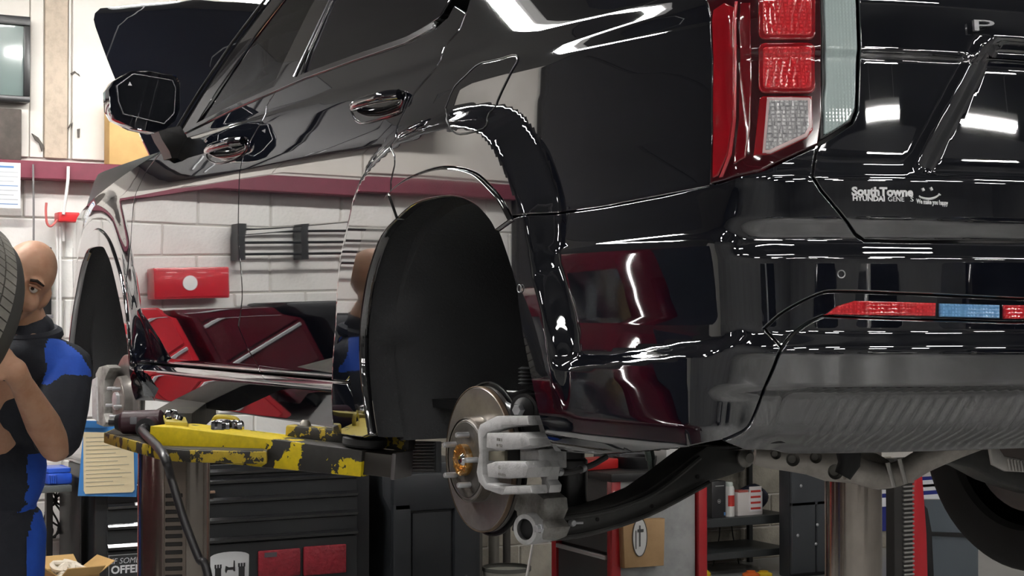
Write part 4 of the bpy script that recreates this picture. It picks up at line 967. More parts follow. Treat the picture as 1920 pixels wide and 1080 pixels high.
m = MB(); m.lathe([(0, .012), (.012, .012), (.014, 0), (.027, 0), (.027, -.008), (0, -.008)], 20); m.build('grip_cap', WRB, wr, loc=(.044, -.127, .026), rot=(PI/2, 0, 0))
m = MB(); m.box(-.02, .0, -.034, -.026, .030, .05, .003); m.build('trigger', mat('wrench_grey', (.22, .22, .24), .4), wr)
gp = Vector(wp)+Matrix.Rotation(rz, 3, 'Z')@Vector((.044, -.132, .026))
hpts = [gp, gp+Vector((-.03, .015, -.005)), Vector(atD(305, 850, 3.80)), Vector(atD(322, 900, 3.78)), Vector(atD(345, 975, 3.76)), Vector(atD(372, 1045, 3.74)), Vector(atD(392, 1090, 3.72)), Vector(atD(440, 1400, 3.70)), Vector(atD(480, 1790, 3.72)), Vector(atD(600, 1825, 3.72))]
hpts[-2].z = .03; hpts[-1].z = .02
W = Matrix.LocRotScale(Vector(wp), Matrix.Rotation(rz, 3, 'Z'), None).inverted()
hl = [W@Vector(p) for p in spline(hpts, 8)]
m = MB(); n = len(hl); m.tube(hl, [.014 if i < 6 else (.0115 if i < 20 else .010) for i in range(n)], 12); m.build('air_hose', mat('hose_black', (.022, .021, .023), .35), wr)
NUT = mat('nut_chrome', (.85, .85, .86), .08, 1.0)
nb = MB(); nb.lathe([(.008, 0), (.0115, .002), (.0115, .014), (.0095, .020), (.006, .023), (0, .024)], 6); nbo = nb.build('lug_nut', NUT); nme = nbo.data; bpy.data.objects.remove(nbo)
def place_nut(px, py, z, rot, lab):
    p = atZ(px, py, z); o = link('lug_nut', nme, None, tuple(p), rot); tag(o, lab, 'lug nut', 'chrome lug nuts lying on the lift')
topz = float(A[2])+.037
for i, (x, y) in enumerate(((404, 806), (415, 806), (426, 805), (440, 805), (449, 806))):
    q = atZ(x, y, topz-.004*(i > 2)); place_nut(x, y, float(q[2]), (0, 0, random.random()), 'chrome lug nut on the yellow arm, %s from the left in the row' % ['first', 'second', 'third', 'fourth', 'fifth'][i])
for i, (x, y) in enumerate(((318, 785), (327, 784), (334, 786), (341, 787))):
    place_nut(x, y, 1.2395, (0.4*i, .3, i), 'chrome lug nut piled above the wrench, %s from the left' % ['first', 'second', 'third', 'fourth'][i])
tray = MB(); q = [atZ(x, y, 1.238) for x, y in ((306, 778), (348, 782), (352, 792), (310, 790))]; tray.prism([(p[0], p[1]) for p in q], 1.226, 1.238, 'Z', .002); tag(tray.build('pad_adapter', mat('worn_yellow', (.50, .40, .06), .5)), 'small worn yellow pad adapter holding lug nuts beside the wrench', 'lift adapter')

# ---------------------------------------------------------------- things on the front wall
def wall_quad(px0, py0, px1, py1, X, th=.01, bev=.0):
    a = atX(px0, py0, X); b = atX(px1, py1, X); return min(a[1], b[1]), max(a[1], b[1]), min(a[2], b[2]), max(a[2], b[2])
y0, y1, z0, z1 = wall_quad(-160, 14, 55, 193, 4.93)
e = empty('wall_display', (4.93, (y0+y1)/2, z0), label='black-framed grey-green glass display hung high on the wall', cat='display')
w2, hh = (y1-y0)/2, z1-z0
m = MB(); m.box(-.02, .05, -w2, w2, 0, .03, .004); m.box(-.02, .05, -w2, w2, hh-.045, hh, .004); m.box(-.02, .05, -w2, -w2+.03, .03, hh-.045, .004); m.box(-.02, .05, w2-.03, w2, .03, hh-.045, .004); m.build('frame', SATIN, e)
m = MB(); m.box(0, .04, -w2+.03, w2-.03, .03, hh-.045); m.build('glass', mat('grey_green_glass', (.16, .21, .20), .12, 0, 1.5, 1.0), e)
y0, y1, z0, z1 = wall_quad(-60, 200, 38, 302, 4.96)
m = MB(); m.box(4.93, 4.985, y0, y1, z0, z1, .006); tag(m.build('wooden_plaque', mottled('dark_wood', (.055, .045, .038), (.12, .10, .085), 6, .7)), 'dark brown weathered wooden panel below the glass display', 'plaque')
y0, y1, z0, z1 = wall_quad(-25, 303, 38, 391, 4.86)
e = empty('notice_sheet', (4.86, (y0+y1)/2, z0), label='white printed notice with blue heading hung on the red beam', cat='notice')
m = MB(); m.box(-.002, .001, -(y1-y0)/2, (y1-y0)/2, 0, z1-z0); m.build('paper', mat('paper_white', (.80, .82, .83), .7), e)
for k in range(9):
    zz_ = (z1-z0)*(.9-k*.1); m = MB(); w_ = (y1-y0)/2*(.85 if k % 3 else .6); m.box(-.003, -.0021, -w_, w_, zz_-.004, zz_+(.006 if k == 0 else .0)); m.build('printed_line', mat('print_blue', (.12, .25, .50), .6) if k % 4 == 0 else mat('print_grey', (.45, .47, .5), .6), e)
m = MB(); m.tube([tuple(atX(x, y, 4.85)) for x, y in ((62, 308), (63, 380), (63, 460))], .005, 8); tag(m.build('cable', mat('cable_grey', (.18, .17, .17), .5)), 'thin dark cable hanging down the wall beside the notice', 'cable')
m = MB(); m.tube([tuple(p) for p in spline([atX(x, y, 4.85) for x, y in ((128, 312), (127, 340), (122, 380), (119, 402))], 4)], .008, 8); tag(m.build('conduit', mat('white_conduit', (.80, .79, .77), .4)), 'white conduit running down to the red box on the wall', 'conduit')
y0, y1, z0, z1 = wall_quad(107, 398, 146, 417, 4.90)
e = empty('alarm_box', (4.90, (y0+y1)/2, (z0+z1)/2), label='small bright red box on the white block wall', cat='wall box')
m = MB(); m.box(-.04, .06, -(y1-y0)/2, (y1-y0)/2, -(z1-z0)/2, (z1-z0)/2, .006); m.build('housing', mat('bright_red', (.65, .03, .035), .4), e)
o_ = Vector(e.location); m = MB(); m.tube([Vector(p)-o_ for p in spline([atX(x, y, 4.88) for x, y in ((108, 412), (96, 424), (88, 418), (86, 395), (87, 380))], 4)], .006, 8); m.build('handle', mat('soft_red', (.55, .12, .11), .5), e)
m = MB(); m.tube([Vector(p)-o_ for p in [atX(118, 417, 4.93), atX(119, 452, 4.95)]], .007, 8); m.build('pipe', mat('white_conduit', (.80, .79, .77), .4), e)
y0, y1, z0, z1 = wall_quad(58, 463, 95, 592, 4.96)
e = empty('switch_panel', (4.96, (y0+y1)/2, z0), label='black rectangular panel on the white block wall behind the mechanic', cat='panel')
m = MB(); m.box(-.02, .03, -(y1-y0)/2, (y1-y0)/2, 0, z1-z0, .005); m.build('plate', SATIN, e)
m = MB(); m.box(-.025, -.018, -(y1-y0)/2-.008, (y1-y0)/2+.008, -.012, .006, .002); m.build('sill_strip', mat('cable_grey', (.18, .17, .17), .5), e)
# wall conduits right of it
for x in (107, 113):
    m = MB(); m.tube([tuple(atX(x, 425, 4.95)), tuple(atX(x+1, 760, 4.95))], .006, 8); tag(m.build('wall_pipe', mat('white_conduit', (.80, .79, .77), .4)), 'white pipe running down the block wall, %s of two under the red box' % ('left' if x == 107 else 'right'), 'pipe')
# cardboard box on the beam
p = atX(205, 318, 4.87); q = atX(291, 318, 4.87); hz_ = float(atX(240, 196, 4.87)[2])-2.272
CARD = mottled('cardboard', (.56, .36, .14), (.48, .30, .11), 8, .75); CARD2 = mat('cardboard_edge', (.36, .23, .10), .8)
e = empty('cardboard_box', (4.928, float((p[1]+q[1])/2), 2.272), 0, 'large tan cardboard box standing on the red beam', 'box')
wd_ = float(abs(p[1]-q[1]))/2
m = MB(); m.box(-.055, .045, -wd_, wd_, 0, hz_, .004); m.build('carton', CARD, e)
m = MB(); m.box(-.057, -.055, -wd_*.98, wd_*.98, hz_*.88, hz_*.99); m.box(-.05, .04, -wd_, wd_, hz_, hz_+.003); m.build('flap', CARD2, e)

# ---------------------------------------------------------------- black tool chest with stickers
CHX = 4.32
BLKP = mat('chest_black', (.018, .019, .021), .35, 0, 1.5); BLKD = mat('drawer_black', (.024, .026, .028), .42); GLS = mat('gloss_lip', (.02, .02, .022), .12, 0, 1.6, 1.0)
def cz(py): return float(atX(440, py, CHX)[2])
ya, yb = float(atX(178, 960, CHX)[1]), float(atX(695, 960, CHX)[1])
yc = (ya+yb)/2; hw = (ya-yb)/2
e = empty('tool_chest', (CHX, yc, 0), label='wide black steel tool chest with drawers, stickers on its lowest front', cat='tool chest'); chest = e
ztop = cz(868)
m = MB(); m.box(.01, .52, -hw, hw, .12, ztop, .01); m.build('cabinet', BLKP, e)
m = MB(); m.box(-.005, .52, -hw-.005, hw+.005, ztop, ztop+.03, .008); m.build('top_edge', GLS, e)
ys = [868, 888, 905, 941, 978, 1015]
dl = hw-.055
for a, b in zip(ys[:-1], ys[1:]):
    za, zb = cz(a), cz(b); m = MB(); m.box(-.006, .012, -dl+.02, dl, zb+.004, za-.004, .003, 1); d = m.build('drawer', BLKD, e)
    h = MB(); h.prism([(-.024, zb+.012), (-.010, zb+.026), (-.004, zb+.026), (-.004, zb-.001), (-.016, zb-.001)], -dl+.02, dl, 'Y', .002); h.build('drawer_pull', GLS if True else BLKP, d)
m = MB(); m.box(-.006, .012, -dl+.02, dl, .16, cz(1018), .004, 1); bd = m.build('lower_drawer', BLKD, e)
for sx in (-1, 1):
    for dx in (.08, .42):
        w = MB(); w.lathe([(0, -.02), (.05, -.02), (.06, -.012), (.06, .012), (.05, .02), (0, .02)], 20); w.build('caster', RUBBER, e, loc=(dx, sx*(hw-.1), .06), rot=(PI/2, 0, 0))
# sign with lettering
def chest_pt(px, py, dx=-.008): p = atX(px, py, CHX+dx); return (dx, float(p[1])-yc, float(p[2]))
ROTW = Matrix(((0, 0, -1, 0), (-1, 0, 0, 0), (0, 1, 0, 0), (0, 0, 0, 1)))   # text facing -X
a = chest_pt(203, 1041); b = chest_pt(330, 1092)
m = MB(); m.box(-.010, -.006, b[1], a[1], b[2], a[2], .001, 1); sg = m.build('slogan_sign', mat('sign_black', (.03, .032, .035), .5), bd)
m = MB()
for (y_0, y_1, z_0, z_1) in ((b[1], a[1], a[2]-.004, a[2]-.001), (a[1]-.004, a[1]-.001, b[2], a[2])): m.box(-.0108, -.0100, y_0, y_1, z_0, z_1)
m.build('sign_border', mat('sign_grey', (.40, .41, .42), .5), bd)
SGT = mat('sign_text', (.62, .63, .65), .5)
t = chest_pt(208, 1058, -.011); text_mesh('sign_lettering', 'IF SOMETHING', .037, SGT, bd, T(*t)@ROTW, shear=.25)
t = chest_pt(208, 1076, -.011); text_mesh('sign_lettering', 'OFFENDS', .050, mat('sign_text2', (.80, .81, .83), .5), bd, T(*t)@ROTW, bold=.0015)
# white crest plate
a = chest_pt(395, 1037); b = chest_pt(466, 1112); cy_, w_, ht = (a[1]+b[1])/2, (a[1]-b[1])/2, a[2]-b[2]
pl_ = [(cy_-w_, b[2]+ht*.2), (cy_-w_*1.02, b[2]+ht*.9)]+[(cy_+w_*math.cos(t_)*1.0, a[2]-ht*.10+ht*.10*math.sin(t_)) for t_ in np.linspace(PI*.92, PI*.08, 9)]+[(cy_+w_*1.02, b[2]+ht*.9), (cy_+w_, b[2]+ht*.2), (cy_+w_*.6, b[2]), (cy_-w_*.6, b[2])]
m = MB(); m.prism(pl_, -.010, -.006, 'X', .001); cr = m.build('crest_plate', mat('crest_white', (.74, .75, .76), .4), bd)
m = MB(); DK = mat('crest_black', (.03, .03, .032), .5)
def cb(u0, u1, v0, v1): m.box(-.0112, -.0098, cy_-u1*w_, cy_-u0*w_, a[2]-ht*v1, a[2]-ht*v0)
for sgn in (-1, 1):
    u = .62*sgn; cb(u-.16, u+.16, .36, .62)
    for k in (-.14, 0, .14): cb(u+k-.045, u+k+.045, .28, .37)
cb(-.8, .8, .60, .66)
m.prism([(cy_+.26*w_, a[2]-ht*.44), (cy_+.22*w_, a[2]-ht*.32), (cy_+.05*w_, a[2]-ht*.36), (cy_-.18*w_, a[2]-ht*.36), (cy_-.20*w_, a[2]-ht*.20), (cy_-.26*w_, a[2]-ht*.22), (cy_-.28*w_, a[2]-ht*.46), (cy_-.2*w_, a[2]-ht*.46), (cy_-.16*w_, a[2]-ht*.42), (cy_+.12*w_, a[2]-ht*.42), (cy_+.2*w_, a[2]-ht*.50)], -.0112, -.0098, 'X')
for k in (-.34, -.12, .12, .34):
    m.lathe([(0, .0), (w_*.12, 0), (w_*.12, .001)], 14, M=T(-.0112, cy_+k*w_, a[2]-ht*.60)@Matrix.Rotation(PI/2, 4, 'Y')) if False else None
m.prism([(cy_+.62*w_*math.cos(t_), a[2]-ht*.98+ht*.2*math.sin(t_)) for t_ in np.linspace(0, PI, 12)], -.0112, -.0098, 'X')
m.build('crest_castle', DK, bd)
# red pouches
REDF = mottled('red_vinyl', (.34, .02, .035), (.22, .015, .025), 22, .45, .4, .7, bump=(40, .8))
for (x0, y0_, x1, y1_) in ((483, 1033, 562, 1078), (568, 1025, 648, 1073)):
    a = chest_pt(x0, y0_); b = chest_pt(x1, y1_); m = MB(); m.box(-.022, -.006, b[1], a[1], b[2], a[2], .007, 2); po = m.build('red_pouch', REDF, bd)
    tag(po, 'wrinkled red vinyl pouch')
    if x0 < 500:
        t = MB(); c = chest_pt(494, 1036); d = chest_pt(517, 1043); t.box(-.024, -.021, d[1], c[1], d[2], c[2]); t.build('pouch_tag', mat('pouch_tag', (.10, .09, .10), .5), bd)
for i in range(1):
    p = chest_pt(395, 923, -.012); b = MB(); b.box(p[0]-.01, p[0]+.006, p[1]-.02, p[1]+.014, p[2]-.005, p[2]+.007, .002); b.build('name_tag', mat('tan_tag', (.35, .22, .15), .6), e)
# steel bar / rolled item on the chest top
m = MB(); pa, pb2 = Vector(atX(397, 872, CHX+.06)), Vector(atX(495, 876, CHX+.06)); zt_ = ztop+.03+.022; m.tube([(pa.x, pa.y, zt_), (pb2.x, pb2.y, zt_)], [.022, .022], 14); tag(m.build('steel_tube', mat('dull_tube', (.12, .13, .14), .35, .5)), 'dark grey tube lying on the black tool chest', 'tube')

# clipboard with its sheet
p = [atX(x, y, 4.285) for x, y in ((158, 792), (262, 800), (256, 932), (146, 930))]
e = empty('clipboard', tuple(p[0]), label='bright blue plastic clipboard hanging beside the lift post', cat='clipboard'); o_ = np.array(p[0])
m = MB(); m.prism([(q[1]-o_[1], q[2]-o_[2]) for q in p], 0, .006, 'X', .001); m.build('board', mat('blue_plastic', (.06, .25, .62), .35, 0, 1.5, .5), e)
q = [atX(x, y, 4.28)-o_ for x, y in ((156, 788), (200, 790), (200, 803), (156, 802))]; m = MB(); m.prism([(v[1], v[2]) for v in q], -.016, -.004, 'X', .002); m.build('clip', mat('blue_clip', (.05, .20, .50), .3, .3), e)
q = [atX(x, y, 4.281) for x, y in ((156, 810), (250, 812), (252, 918), (248, 923), (160, 926), (157, 920))]
e = empty('work_order', tuple(q[0]), label='cream work order sheet with faint lines, on the blue clipboard', cat='paper'); o_ = q[0]
m = MB(); m.prism([(v[1]-o_[1], v[2]-o_[2]) for v in q], -.001, .0015, 'X'); m.build('sheet', mat('cream_paper', (.80, .68, .44), .7), e)
for k in range(13):
    yy = 822+k*7.6; a = atX(161, yy-1, 4.2795)-o_; b = atX(247-(k*17 % 38), yy+1.5, 4.2795)-o_; m = MB(); m.box(-.002, -.0012, b[1], a[1], a[2]-.0015, a[2]+.0015); m.build('printed_line', mat('faint_print', (.42, .38, .28), .7), e)

# side bench with blue case, cables, open carton
y0, y1, z0, z1 = wall_quad(60, 912, 132, 921, 4.40)
e = empty('side_bench', (4.40, (y0+y1)/2, 0), label='narrow black bench left of the tool chest', cat='bench')
m = MB(); m.box(-.03, .35, -(y1-y0)/2, (y1-y0)/2, z0, z1, .004); m.build('bench_top', mat('bench_grey', (.10, .11, .11), .4), e)
for dy in (-1, 1):
    m = MB(); m.box(.28, .32, dy*((y1-y0)/2-.03)-.015, dy*((y1-y0)/2-.03)+.015, 0, z0); m.build('bench_leg', SATIN, e)
bz_ = z1
y0, y1, z0, z1 = wall_quad(84, 876, 132, 905, 4.45)
e = empty('blue_case', (4.5, (y0+y1)/2, bz_), label='bright blue plastic case on the narrow black bench', cat='case')
m = MB(); m.box(-.10, .12, -(y1-y0)/2, (y1-y0)/2, .0, (z1-z0)*.72, .015); m.build('case_body', mat('case_blue', (.02, .08, .50), .35, 0, 1.5, .4), e)
m = MB(); m.box(-.09, .11, -(y1-y0)/2*.95, (y1-y0)/2*.93, (z1-z0)*.72, (z1-z0)*1.0, .02); m.build('case_lid', mat('case_blue2', (.03, .11, .60), .3, 0, 1.5, .4), e)
for k in range(4):
    m = MB(); yy = (y1-y0)/2*(.9-.16*k); m.box(-.106, -.098, yy-.008, yy, .008, (z1-z0)*.62, .002, 1); m.build('case_rib', mat('case_blue', (.02, .08, .50), .35), e)
random.seed(3)
for k in range(5):
    xs = [92+k*6+random.uniform(-6, 6) for _ in range(6)]; pts = [atX(xs[i]+10*math.sin(i*1.7+k), 924+i*17, 4.80+.02*math.sin(i)) for i in range(6)]
    m = MB(); m.tube([tuple(p) for p in spline(pts, 5)], .005, 6); tag(m.build('power_cable', RUBBER), 'tangled black cable hanging below the narrow bench', 'cable', 'tangled cables below the bench')
y0, y1, z0, z1 = wall_quad(82, 1040, 156, 1120, 4.25)
e = empty('open_carton', (4.12, (y0+y1)/2, 0), .1, 'open cardboard carton full of packing paper, beside the tool chest', 'box'); h_ = float(atX(110, 1066, 4.25)[2])
w_ = (y1-y0)/2
m = MB()
for b in ((-.12, -.115, -w_, w_), (.115, .12, -w_, w_), (-.12, .12, -w_, -w_+.005), (-.12, .12, w_-.005, w_)): m.box(b[0], b[1], b[2], b[3], 0, h_)
m.box(-.12, .12, -w_, w_, 0, .01); m.build('carton', CARD, e)
for s, ax in ((1, 0), (-1, 0), (1, 1), (-1, 1)):
    m = MB()
    if ax == 0: m.box(0, .10, -w_*.95, w_*.95, -.002, .002, M=T(.12*s, 0, h_)@Matrix.Rotation(-s*.5, 4, 'Y')@Matrix.Diagonal((s, 1, 1, 1)))
    else: m.box(-.11, .11, 0, .09, -.002, .002, M=T(0, w_*s, h_)@Matrix.Rotation(s*.6, 4, 'X')@Matrix.Diagonal((1, s, 1, 1)))
    m.build('flap', CARD, e)
for k in range(5):
    m = MB(); pts = [(random.uniform(-.09, .09), random.uniform(-w_*.8, w_*.8), h_+random.uniform(-.03, .035)) for _ in range(5)]; m.tube(spline(pts, 4), .012, 6); m.build('packing_paper', mat('crumpled_paper', (.72, .66, .56), .8), e)
m = MB(); m.box(4.02, 4.5, float(atX(135, 960, 4.3)[1])-.0, float(atX(176, 960, 4.3)[1])+.004, .0, float(atX(150, 880, 4.3)[2]), .01) if False else None
ya2, yb2 = float(atX(136, 960, 4.45)[1]), float(atX(177, 960, 4.45)[1])
m.box(4.40, 4.8, yb2+.07, ya2-.02, 0, cz(885), .008); tag(m.build('side_locker', mat('locker_black', (.014, .014, .015), .4)), 'narrow dark side locker between bench and tool chest', 'locker')
# ================================================================ other cars in the bays (seen past this one and mirrored in its paint)
def bay_car(name, label, loc, rz, col, L=4.8, W=.94, H=1.70, group=None, glass=None):
    m_p = mat('paint_'+name, col, .12, 0, 1.5, 1.0, 1.5)
    e = empty(name, loc, rz, label, 'car', group)
    # stations: x (front +), top height, greenhouse 0/1, half width
    ST = [(.50, .55, 0, .62), (.485, .72, 0, .80), (.46, .86, 0, .90), (.40, .95, 0, .97), (.25, 1.05, 0, 1.), (.20, 1.08, 0, 1.), (.06, H-.06, 1, 1.), (-.02, H, 1, 1.), (-.25, H, 1, 1.), (-.36, H-.05, 1, .99), (-.44, H-.16, 1, .97), (-.485, 1.05, 0, .93), (-.50, .80, 0, .88), (-.50, .45, 0, .84)]
    rows = []
    for x, zt, g, w in ST:
        w *= W; zb = min(zt, 1.02); half = [(w*.90, .24), (w*.98, .32), (w, .45), (w, min(.75, zb*.9)), (w*.97, zb*.97)]
        if g: half += [(w*.95, 1.04), (w*.84, zt-.12), (w*.74, zt-.03), (w*.5, zt), (0, zt+.01)]
        else: half += [(w*.93, zb*.99), (w*.85, zt), (w*.7, zt+.005), (w*.4, zt+.015), (0, zt+.02)]
        rows.append([(x*L, y, z) for y, z in half]+[(x*L, -y, z) for y, z in half[::-1][1:]])
    m = MB(); m.grid(rows); m.bm.faces.new([v for v in m.bm.verts if abs(v.co.x+.50*L) < 1e-5 and abs(v.co.z) < .6][:3]) if False else None
    bmesh.ops.subdivide_edges(m.bm, edges=m.bm.edges[:], cuts=1, use_grid_fill=True, smooth=.6); m.build('body', m_p, e, smooth=50)
    gl = MATS.get('bay_glass') or mat('bay_glass', (.012, .013, .016), .06, 0, 1.6)
    for s in (-1, 1):
        q = [(.145*L, 1.07), (.045*L, H-.14), (-.35*L, H-.16), (-.44*L, 1.10)]
        m = MB(); vs = [m.bm.verts.new((x, s*(W*(.955 if z < 1.2 else .86)+.012), z)) for x, z in q]; m.bm.faces.new(vs); m.build('side_window', gl, e)
        m = MB(); m.box(.465*L, .49*L, s*W*.72-.12, s*W*.72+.12, .70, .80, .03); m.build('headlight', MATS.get('bay_lamp') or mat('bay_lamp', (.7, .7, .72), .15, 0, 1.5, 1.0), e)
        m = MB(); m.box(-.505*L, -.49*L, s*W*.72-.10, s*W*.72+.10, .78, 1.0, .02); m.build('tail_lamp', RED_LENS, e)
        for xx in (.305, -.295):
            t = MB(); t.lathe([(0, -.08), (.20, -.09), (.215, -.11), (.34, -.11), (.36, -.08), (.36, .08), (.34, .11), (.215, .11), (.20, .09), (0, .08)], 28); w_ = t.build('wheel', TIREM, e, loc=(xx*L, s*(W-.10), .36), rot=(PI/2, 0, 0))
            r = MB(); r.lathe([(0, -.112), (.05, -.115), (.19, -.108), (.205, -.10)] if False else [(0, .112), (.05, .115), (.19, .108), (.205, .10)], 20); r.build('wheel_rim', ALUM, w_, rot=(0 if s < 0 else PI, 0, 0))
    m = MB(); vs = [m.bm.verts.new(p) for p in ((.195*L, W*.80, 1.10), (.195*L, -W*.80, 1.10), (.075*L, -W*.70, H-.07), (.075*L, W*.70, H-.07))]
    for v in vs: v.co.x += .03; v.co.z += .015
    m.bm.faces.new(vs); m.build('windshield', gl, e)
    m = MB(); vs = [m.bm.verts.new(p) for p in ((-.493*L, W*.75, 1.08), (-.493*L, -W*.75, 1.08), (-.452*L, -W*.66, H-.18), (-.452*L, W*.66, H-.18))]
    for v in vs: v.co.x -= .015
    m.bm.faces.new(vs); m.build('rear_window', gl, e)
    return e
bay_car('maroon_car', 'dark maroon car in the next bay, mirrored in the black doors', (1.95, 3.80, 0), PI, (.055, .003, .008), 4.7, .95, 1.66)
GRP = 'parked cars at the back of the workshop'
bay_car('silver_car', 'silver car parked at the back, nearest the left wall', (-10.5, 8.8, 0), -1.2, (.42, .43, .45), group=GRP)
bay_car('dark_car', 'dark blue car parked at the back, behind the camera', (-11.5, 3.2, 0), -.35, (.012, .014, .022), group=GRP)
bay_car('white_car', 'white car parked at the back, in the middle row', (-12.0, -.2, 0), -.2, (.55, .55, .54), group=GRP)
bay_car('black_truck', 'tall black van parked at the back, on the right', (-8.6, -3.2, 0), .15, (.010, .010, .012), 5.2, 1.0, 2.1, group=GRP)
bay_car('grey_car', 'grey car parked at the back, near the right wall', (-12.5, -6.6, 0), .2, (.22, .23, .24), group=GRP)

# ---------------------------------------------------------------- out along the front wall: added dark door, red cabinets, cable rack
DARKD = mat('added_door_dark', (.030, .027, .026), .6)
m = MB(); m.box(WX-.10, WX-.02, 4.22, 8.6, 0, 4.4); dr = tag(m.build('added_door_1', DARKD), kind='structure')  # unseen door, added so the quarter panel mirrors something dark
sl = MB(); sl.box(-.006, 0, -2.15, 2.15, -.545, .545, .004, 1); slo = sl.build('added_door_slat', DARKD, dr); slo.location = (WX-.10, 6.4, .56); sme = slo.data
for k in range(1, 4): link('added_door_slat', sme, dr, (WX-.10, 6.4, .56+k*1.1))
m = MB(); m.box(WX-.06, WX, -10, 13, 3.32, 5.2); tag(m.build('trim_7', mat('upper_dark', (.07, .065, .06), .7)), kind='structure')
RCAB = mat('red_cabinet', (.50, .015, .025), .3, 0, 1.5, .6); 
def red_cab(label, x0, x1, y0, y1, z1, nd=5, RC=None):
    RC = RC or RCAB
    e = empty('red_cabinet', (x0, (y0+y1)/2, 0), label=label, cat='tool cabinet'); w = (y1-y0)/2
    m = MB(); m.box(0, x1-x0, -w, w, .1, z1, .012); m.build('cabinet', RC, e)
    for k in range(nd):
        za = .14+(z1-.18)*k/nd; zb = .14+(z1-.18)*(k+1)/nd
        d = MB(); d.box(-.012, .004, -w+.03, w-.03, za+.006, zb-.006, .004, 1); do = d.build('drawer', RC, e)
        h = MB(); h.box(-.022, -.010, -w+.03, w-.03, zb-.03, zb-.012, .003, 1); h.build('drawer_pull', ZINC, do)
    for sy in (-1, 1):
        for dx in (.08, x1-x0-.08): c = MB(); c.lathe([(0, -.02), (.05, -.02), (.05, .02), (0, .02)], 16); c.build('caster', RUBBER, e, loc=(dx, sy*(w-.08), .05), rot=(PI/2, 0, 0))
    return e
red_cab('narrow bright red tool cabinet against the block wall, left of the car', 4.40, 4.90, 1.20, 1.60, 1.48, 6)
red_cab('low dark maroon tool cabinet between red cabinet and black locker', 4.40, 4.90, 1.66, 2.16, 1.32, 5, mat('dark_maroon_cab', (.07, .004, .01), .2, 0, 1.5, 1.0))
c_ = red_cab('bright red tool cabinet against the block wall, beside the black locker', 4.40, 4.90, 2.92, 3.34, 1.50, 5)
m = MB(); m.lathe([(0, .004), (.038, .004), (.038, 0)], 20); o = m.build('wall_badge', mat('badge_white', (.8, .8, .8), .4)); o.location = (-.004, 0, .08); o.rotation_euler = (0, -PI/2, 0)
wb = empty('red_wall_cabinet', (4.80, 1.90, 1.575), label='small red wall cabinet with a round white badge', cat='cabinet'); o.parent = wb
m = MB(); m.box(0, .17, -.21, .21, 0, .16, .008); m.build('cabinet', RCAB, wb)
m = MB(); m.box(-.003, 0, -.20, .20, .01, .15, .002); m.build('cabinet_door', RCAB, wb)
# wire cable rack on the wall
e = empty('cable_rack', (4.93, 2.75, 1.80), label='black wire cable rack fixed along the white block wall', cat='rack')
for dz in (0, .06, .12, .18):
    m = MB(); m.tube([(-.06, -.55, dz), (-.06, .55, dz)], .008, 6); m.build('rack_wire', SATIN, e)
for dy in (-.55, -.2, .55):
    m = MB(); m.box(-.07, .05, dy-.02, dy+.02, -.03, .21); m.build('rack_bracket', SATIN, e)
m = MB(); m.box(4.3, 4.9, 2.22, 2.84, 0, 1.53, .04); tag(m.build('black_locker', mat('locker_black', (.014, .014, .015), .4)), 'black locker between the maroon and the red cabinet', 'locker')

for k in range(3):  # unseen dark cabinets, added so the door shoulders reflect black
    y_ = 1.62+k*.74; e = empty('added_dark_cabinet', (4.61, y_, 2.58), label='dark cabinet added out of view to darken the door reflections, %s of three left of the display' % ['first', 'second', 'third'][k], cat='cabinet', group='dark cabinets added for the door reflections')
    m = MB(); m.box(.02, .36, -.36, .36, 0, .9, .006); m.build('cabinet', mat('overhead_dark', (.025, .022, .022), .5), e)
    for s in (-1, 1):
        d = MB(); d.box(0, .02, min(s*.005, s*.35), max(s*.005, s*.35), .01, .89, .004, 1); do = d.build('cabinet_door', mat('overhead_door', (.030, .027, .027), .45), e)
        h = MB(); h.tube([(-.012, s*.04, .06), (-.012, s*.04, .16)], .005, 8); h.build('door_pull', ZINC, do)
# ---------------------------------------------------------------- moulded dark equipment, pipes, bucket, rod
GREYM = mat('moulded_grey', (.028, .031, .035), .5); GREYM2 = mat('moulded_recess', (.018, .020, .023), .55)
EX = 4.32
def ez(px, py): return atX(px, py, EX)
a0 = ez(735, 1000); b0 = ez(905, 1000); top = float(ez(800, 868)[2]); yl, yr = float(a0[1]), float(b0[1])
e = empty('equipment_housing', (EX, (yl+yr)/2, 0), label='large moulded dark grey equipment housing right of the tool chest', cat='equipment'); w_ = (yl-yr)/2
m = MB(); pr = [(-w_, 0), (w_, 0), (w_, top-.24), (w_+.045, top-.16), (w_+.05, top-.02), (w_+.03, top), (-w_+.05, top), (-w_, top-.05)]
m.prism([(u, v) for u, v in pr], .02, .5, 'X', .015); m.build('shell', GREYM, e)
ra = ez(775, 963); rb = ez(848, 1100); yc_ = (yl+yr)/2
m = MB(); m.box(-.004, .03, -w_*.86, float(rb[1])-yc_-.012, 0, top-.05, .01); m.box(-.004, .03, float(ra[1])-yc_+.012, w_*.98, 0, top-.2, .01); m.box(-.004, .03, -w_*.86, w_*.98, float(ra[2])+.01, top-.05, .015); m.build('front_moulding', GREYM, e)
m = MB(); m.box(.012, .024, float(rb[1])-yc_, float(ra[1])-yc_, .05, float(ra[2]), .004); m.build('front_recess', GREYM2, e)
for i, (x, r, c) in enumerate(((893, .035, (.10, .095, .085)), (926, .030, (.16, .15, .13)), (950, .022, (.07, .065, .06)))):
    p = atX(x, 1000, 4.85); m = MB(); m.lathe([(r, 0), (r, .92), (r*1.25, .93), (r*1.25, .97), (r, .98), (r, 1.25)], 20); o = m.build('floor_pipe', mat('pipe_%d' % i, c, .5, .3)); o.location = (4.85, float(p[1]), 0); tag(o, 'dull vertical pipe behind the brake disc, %s of three' % ['left', 'middle', 'right'][i], 'pipe')
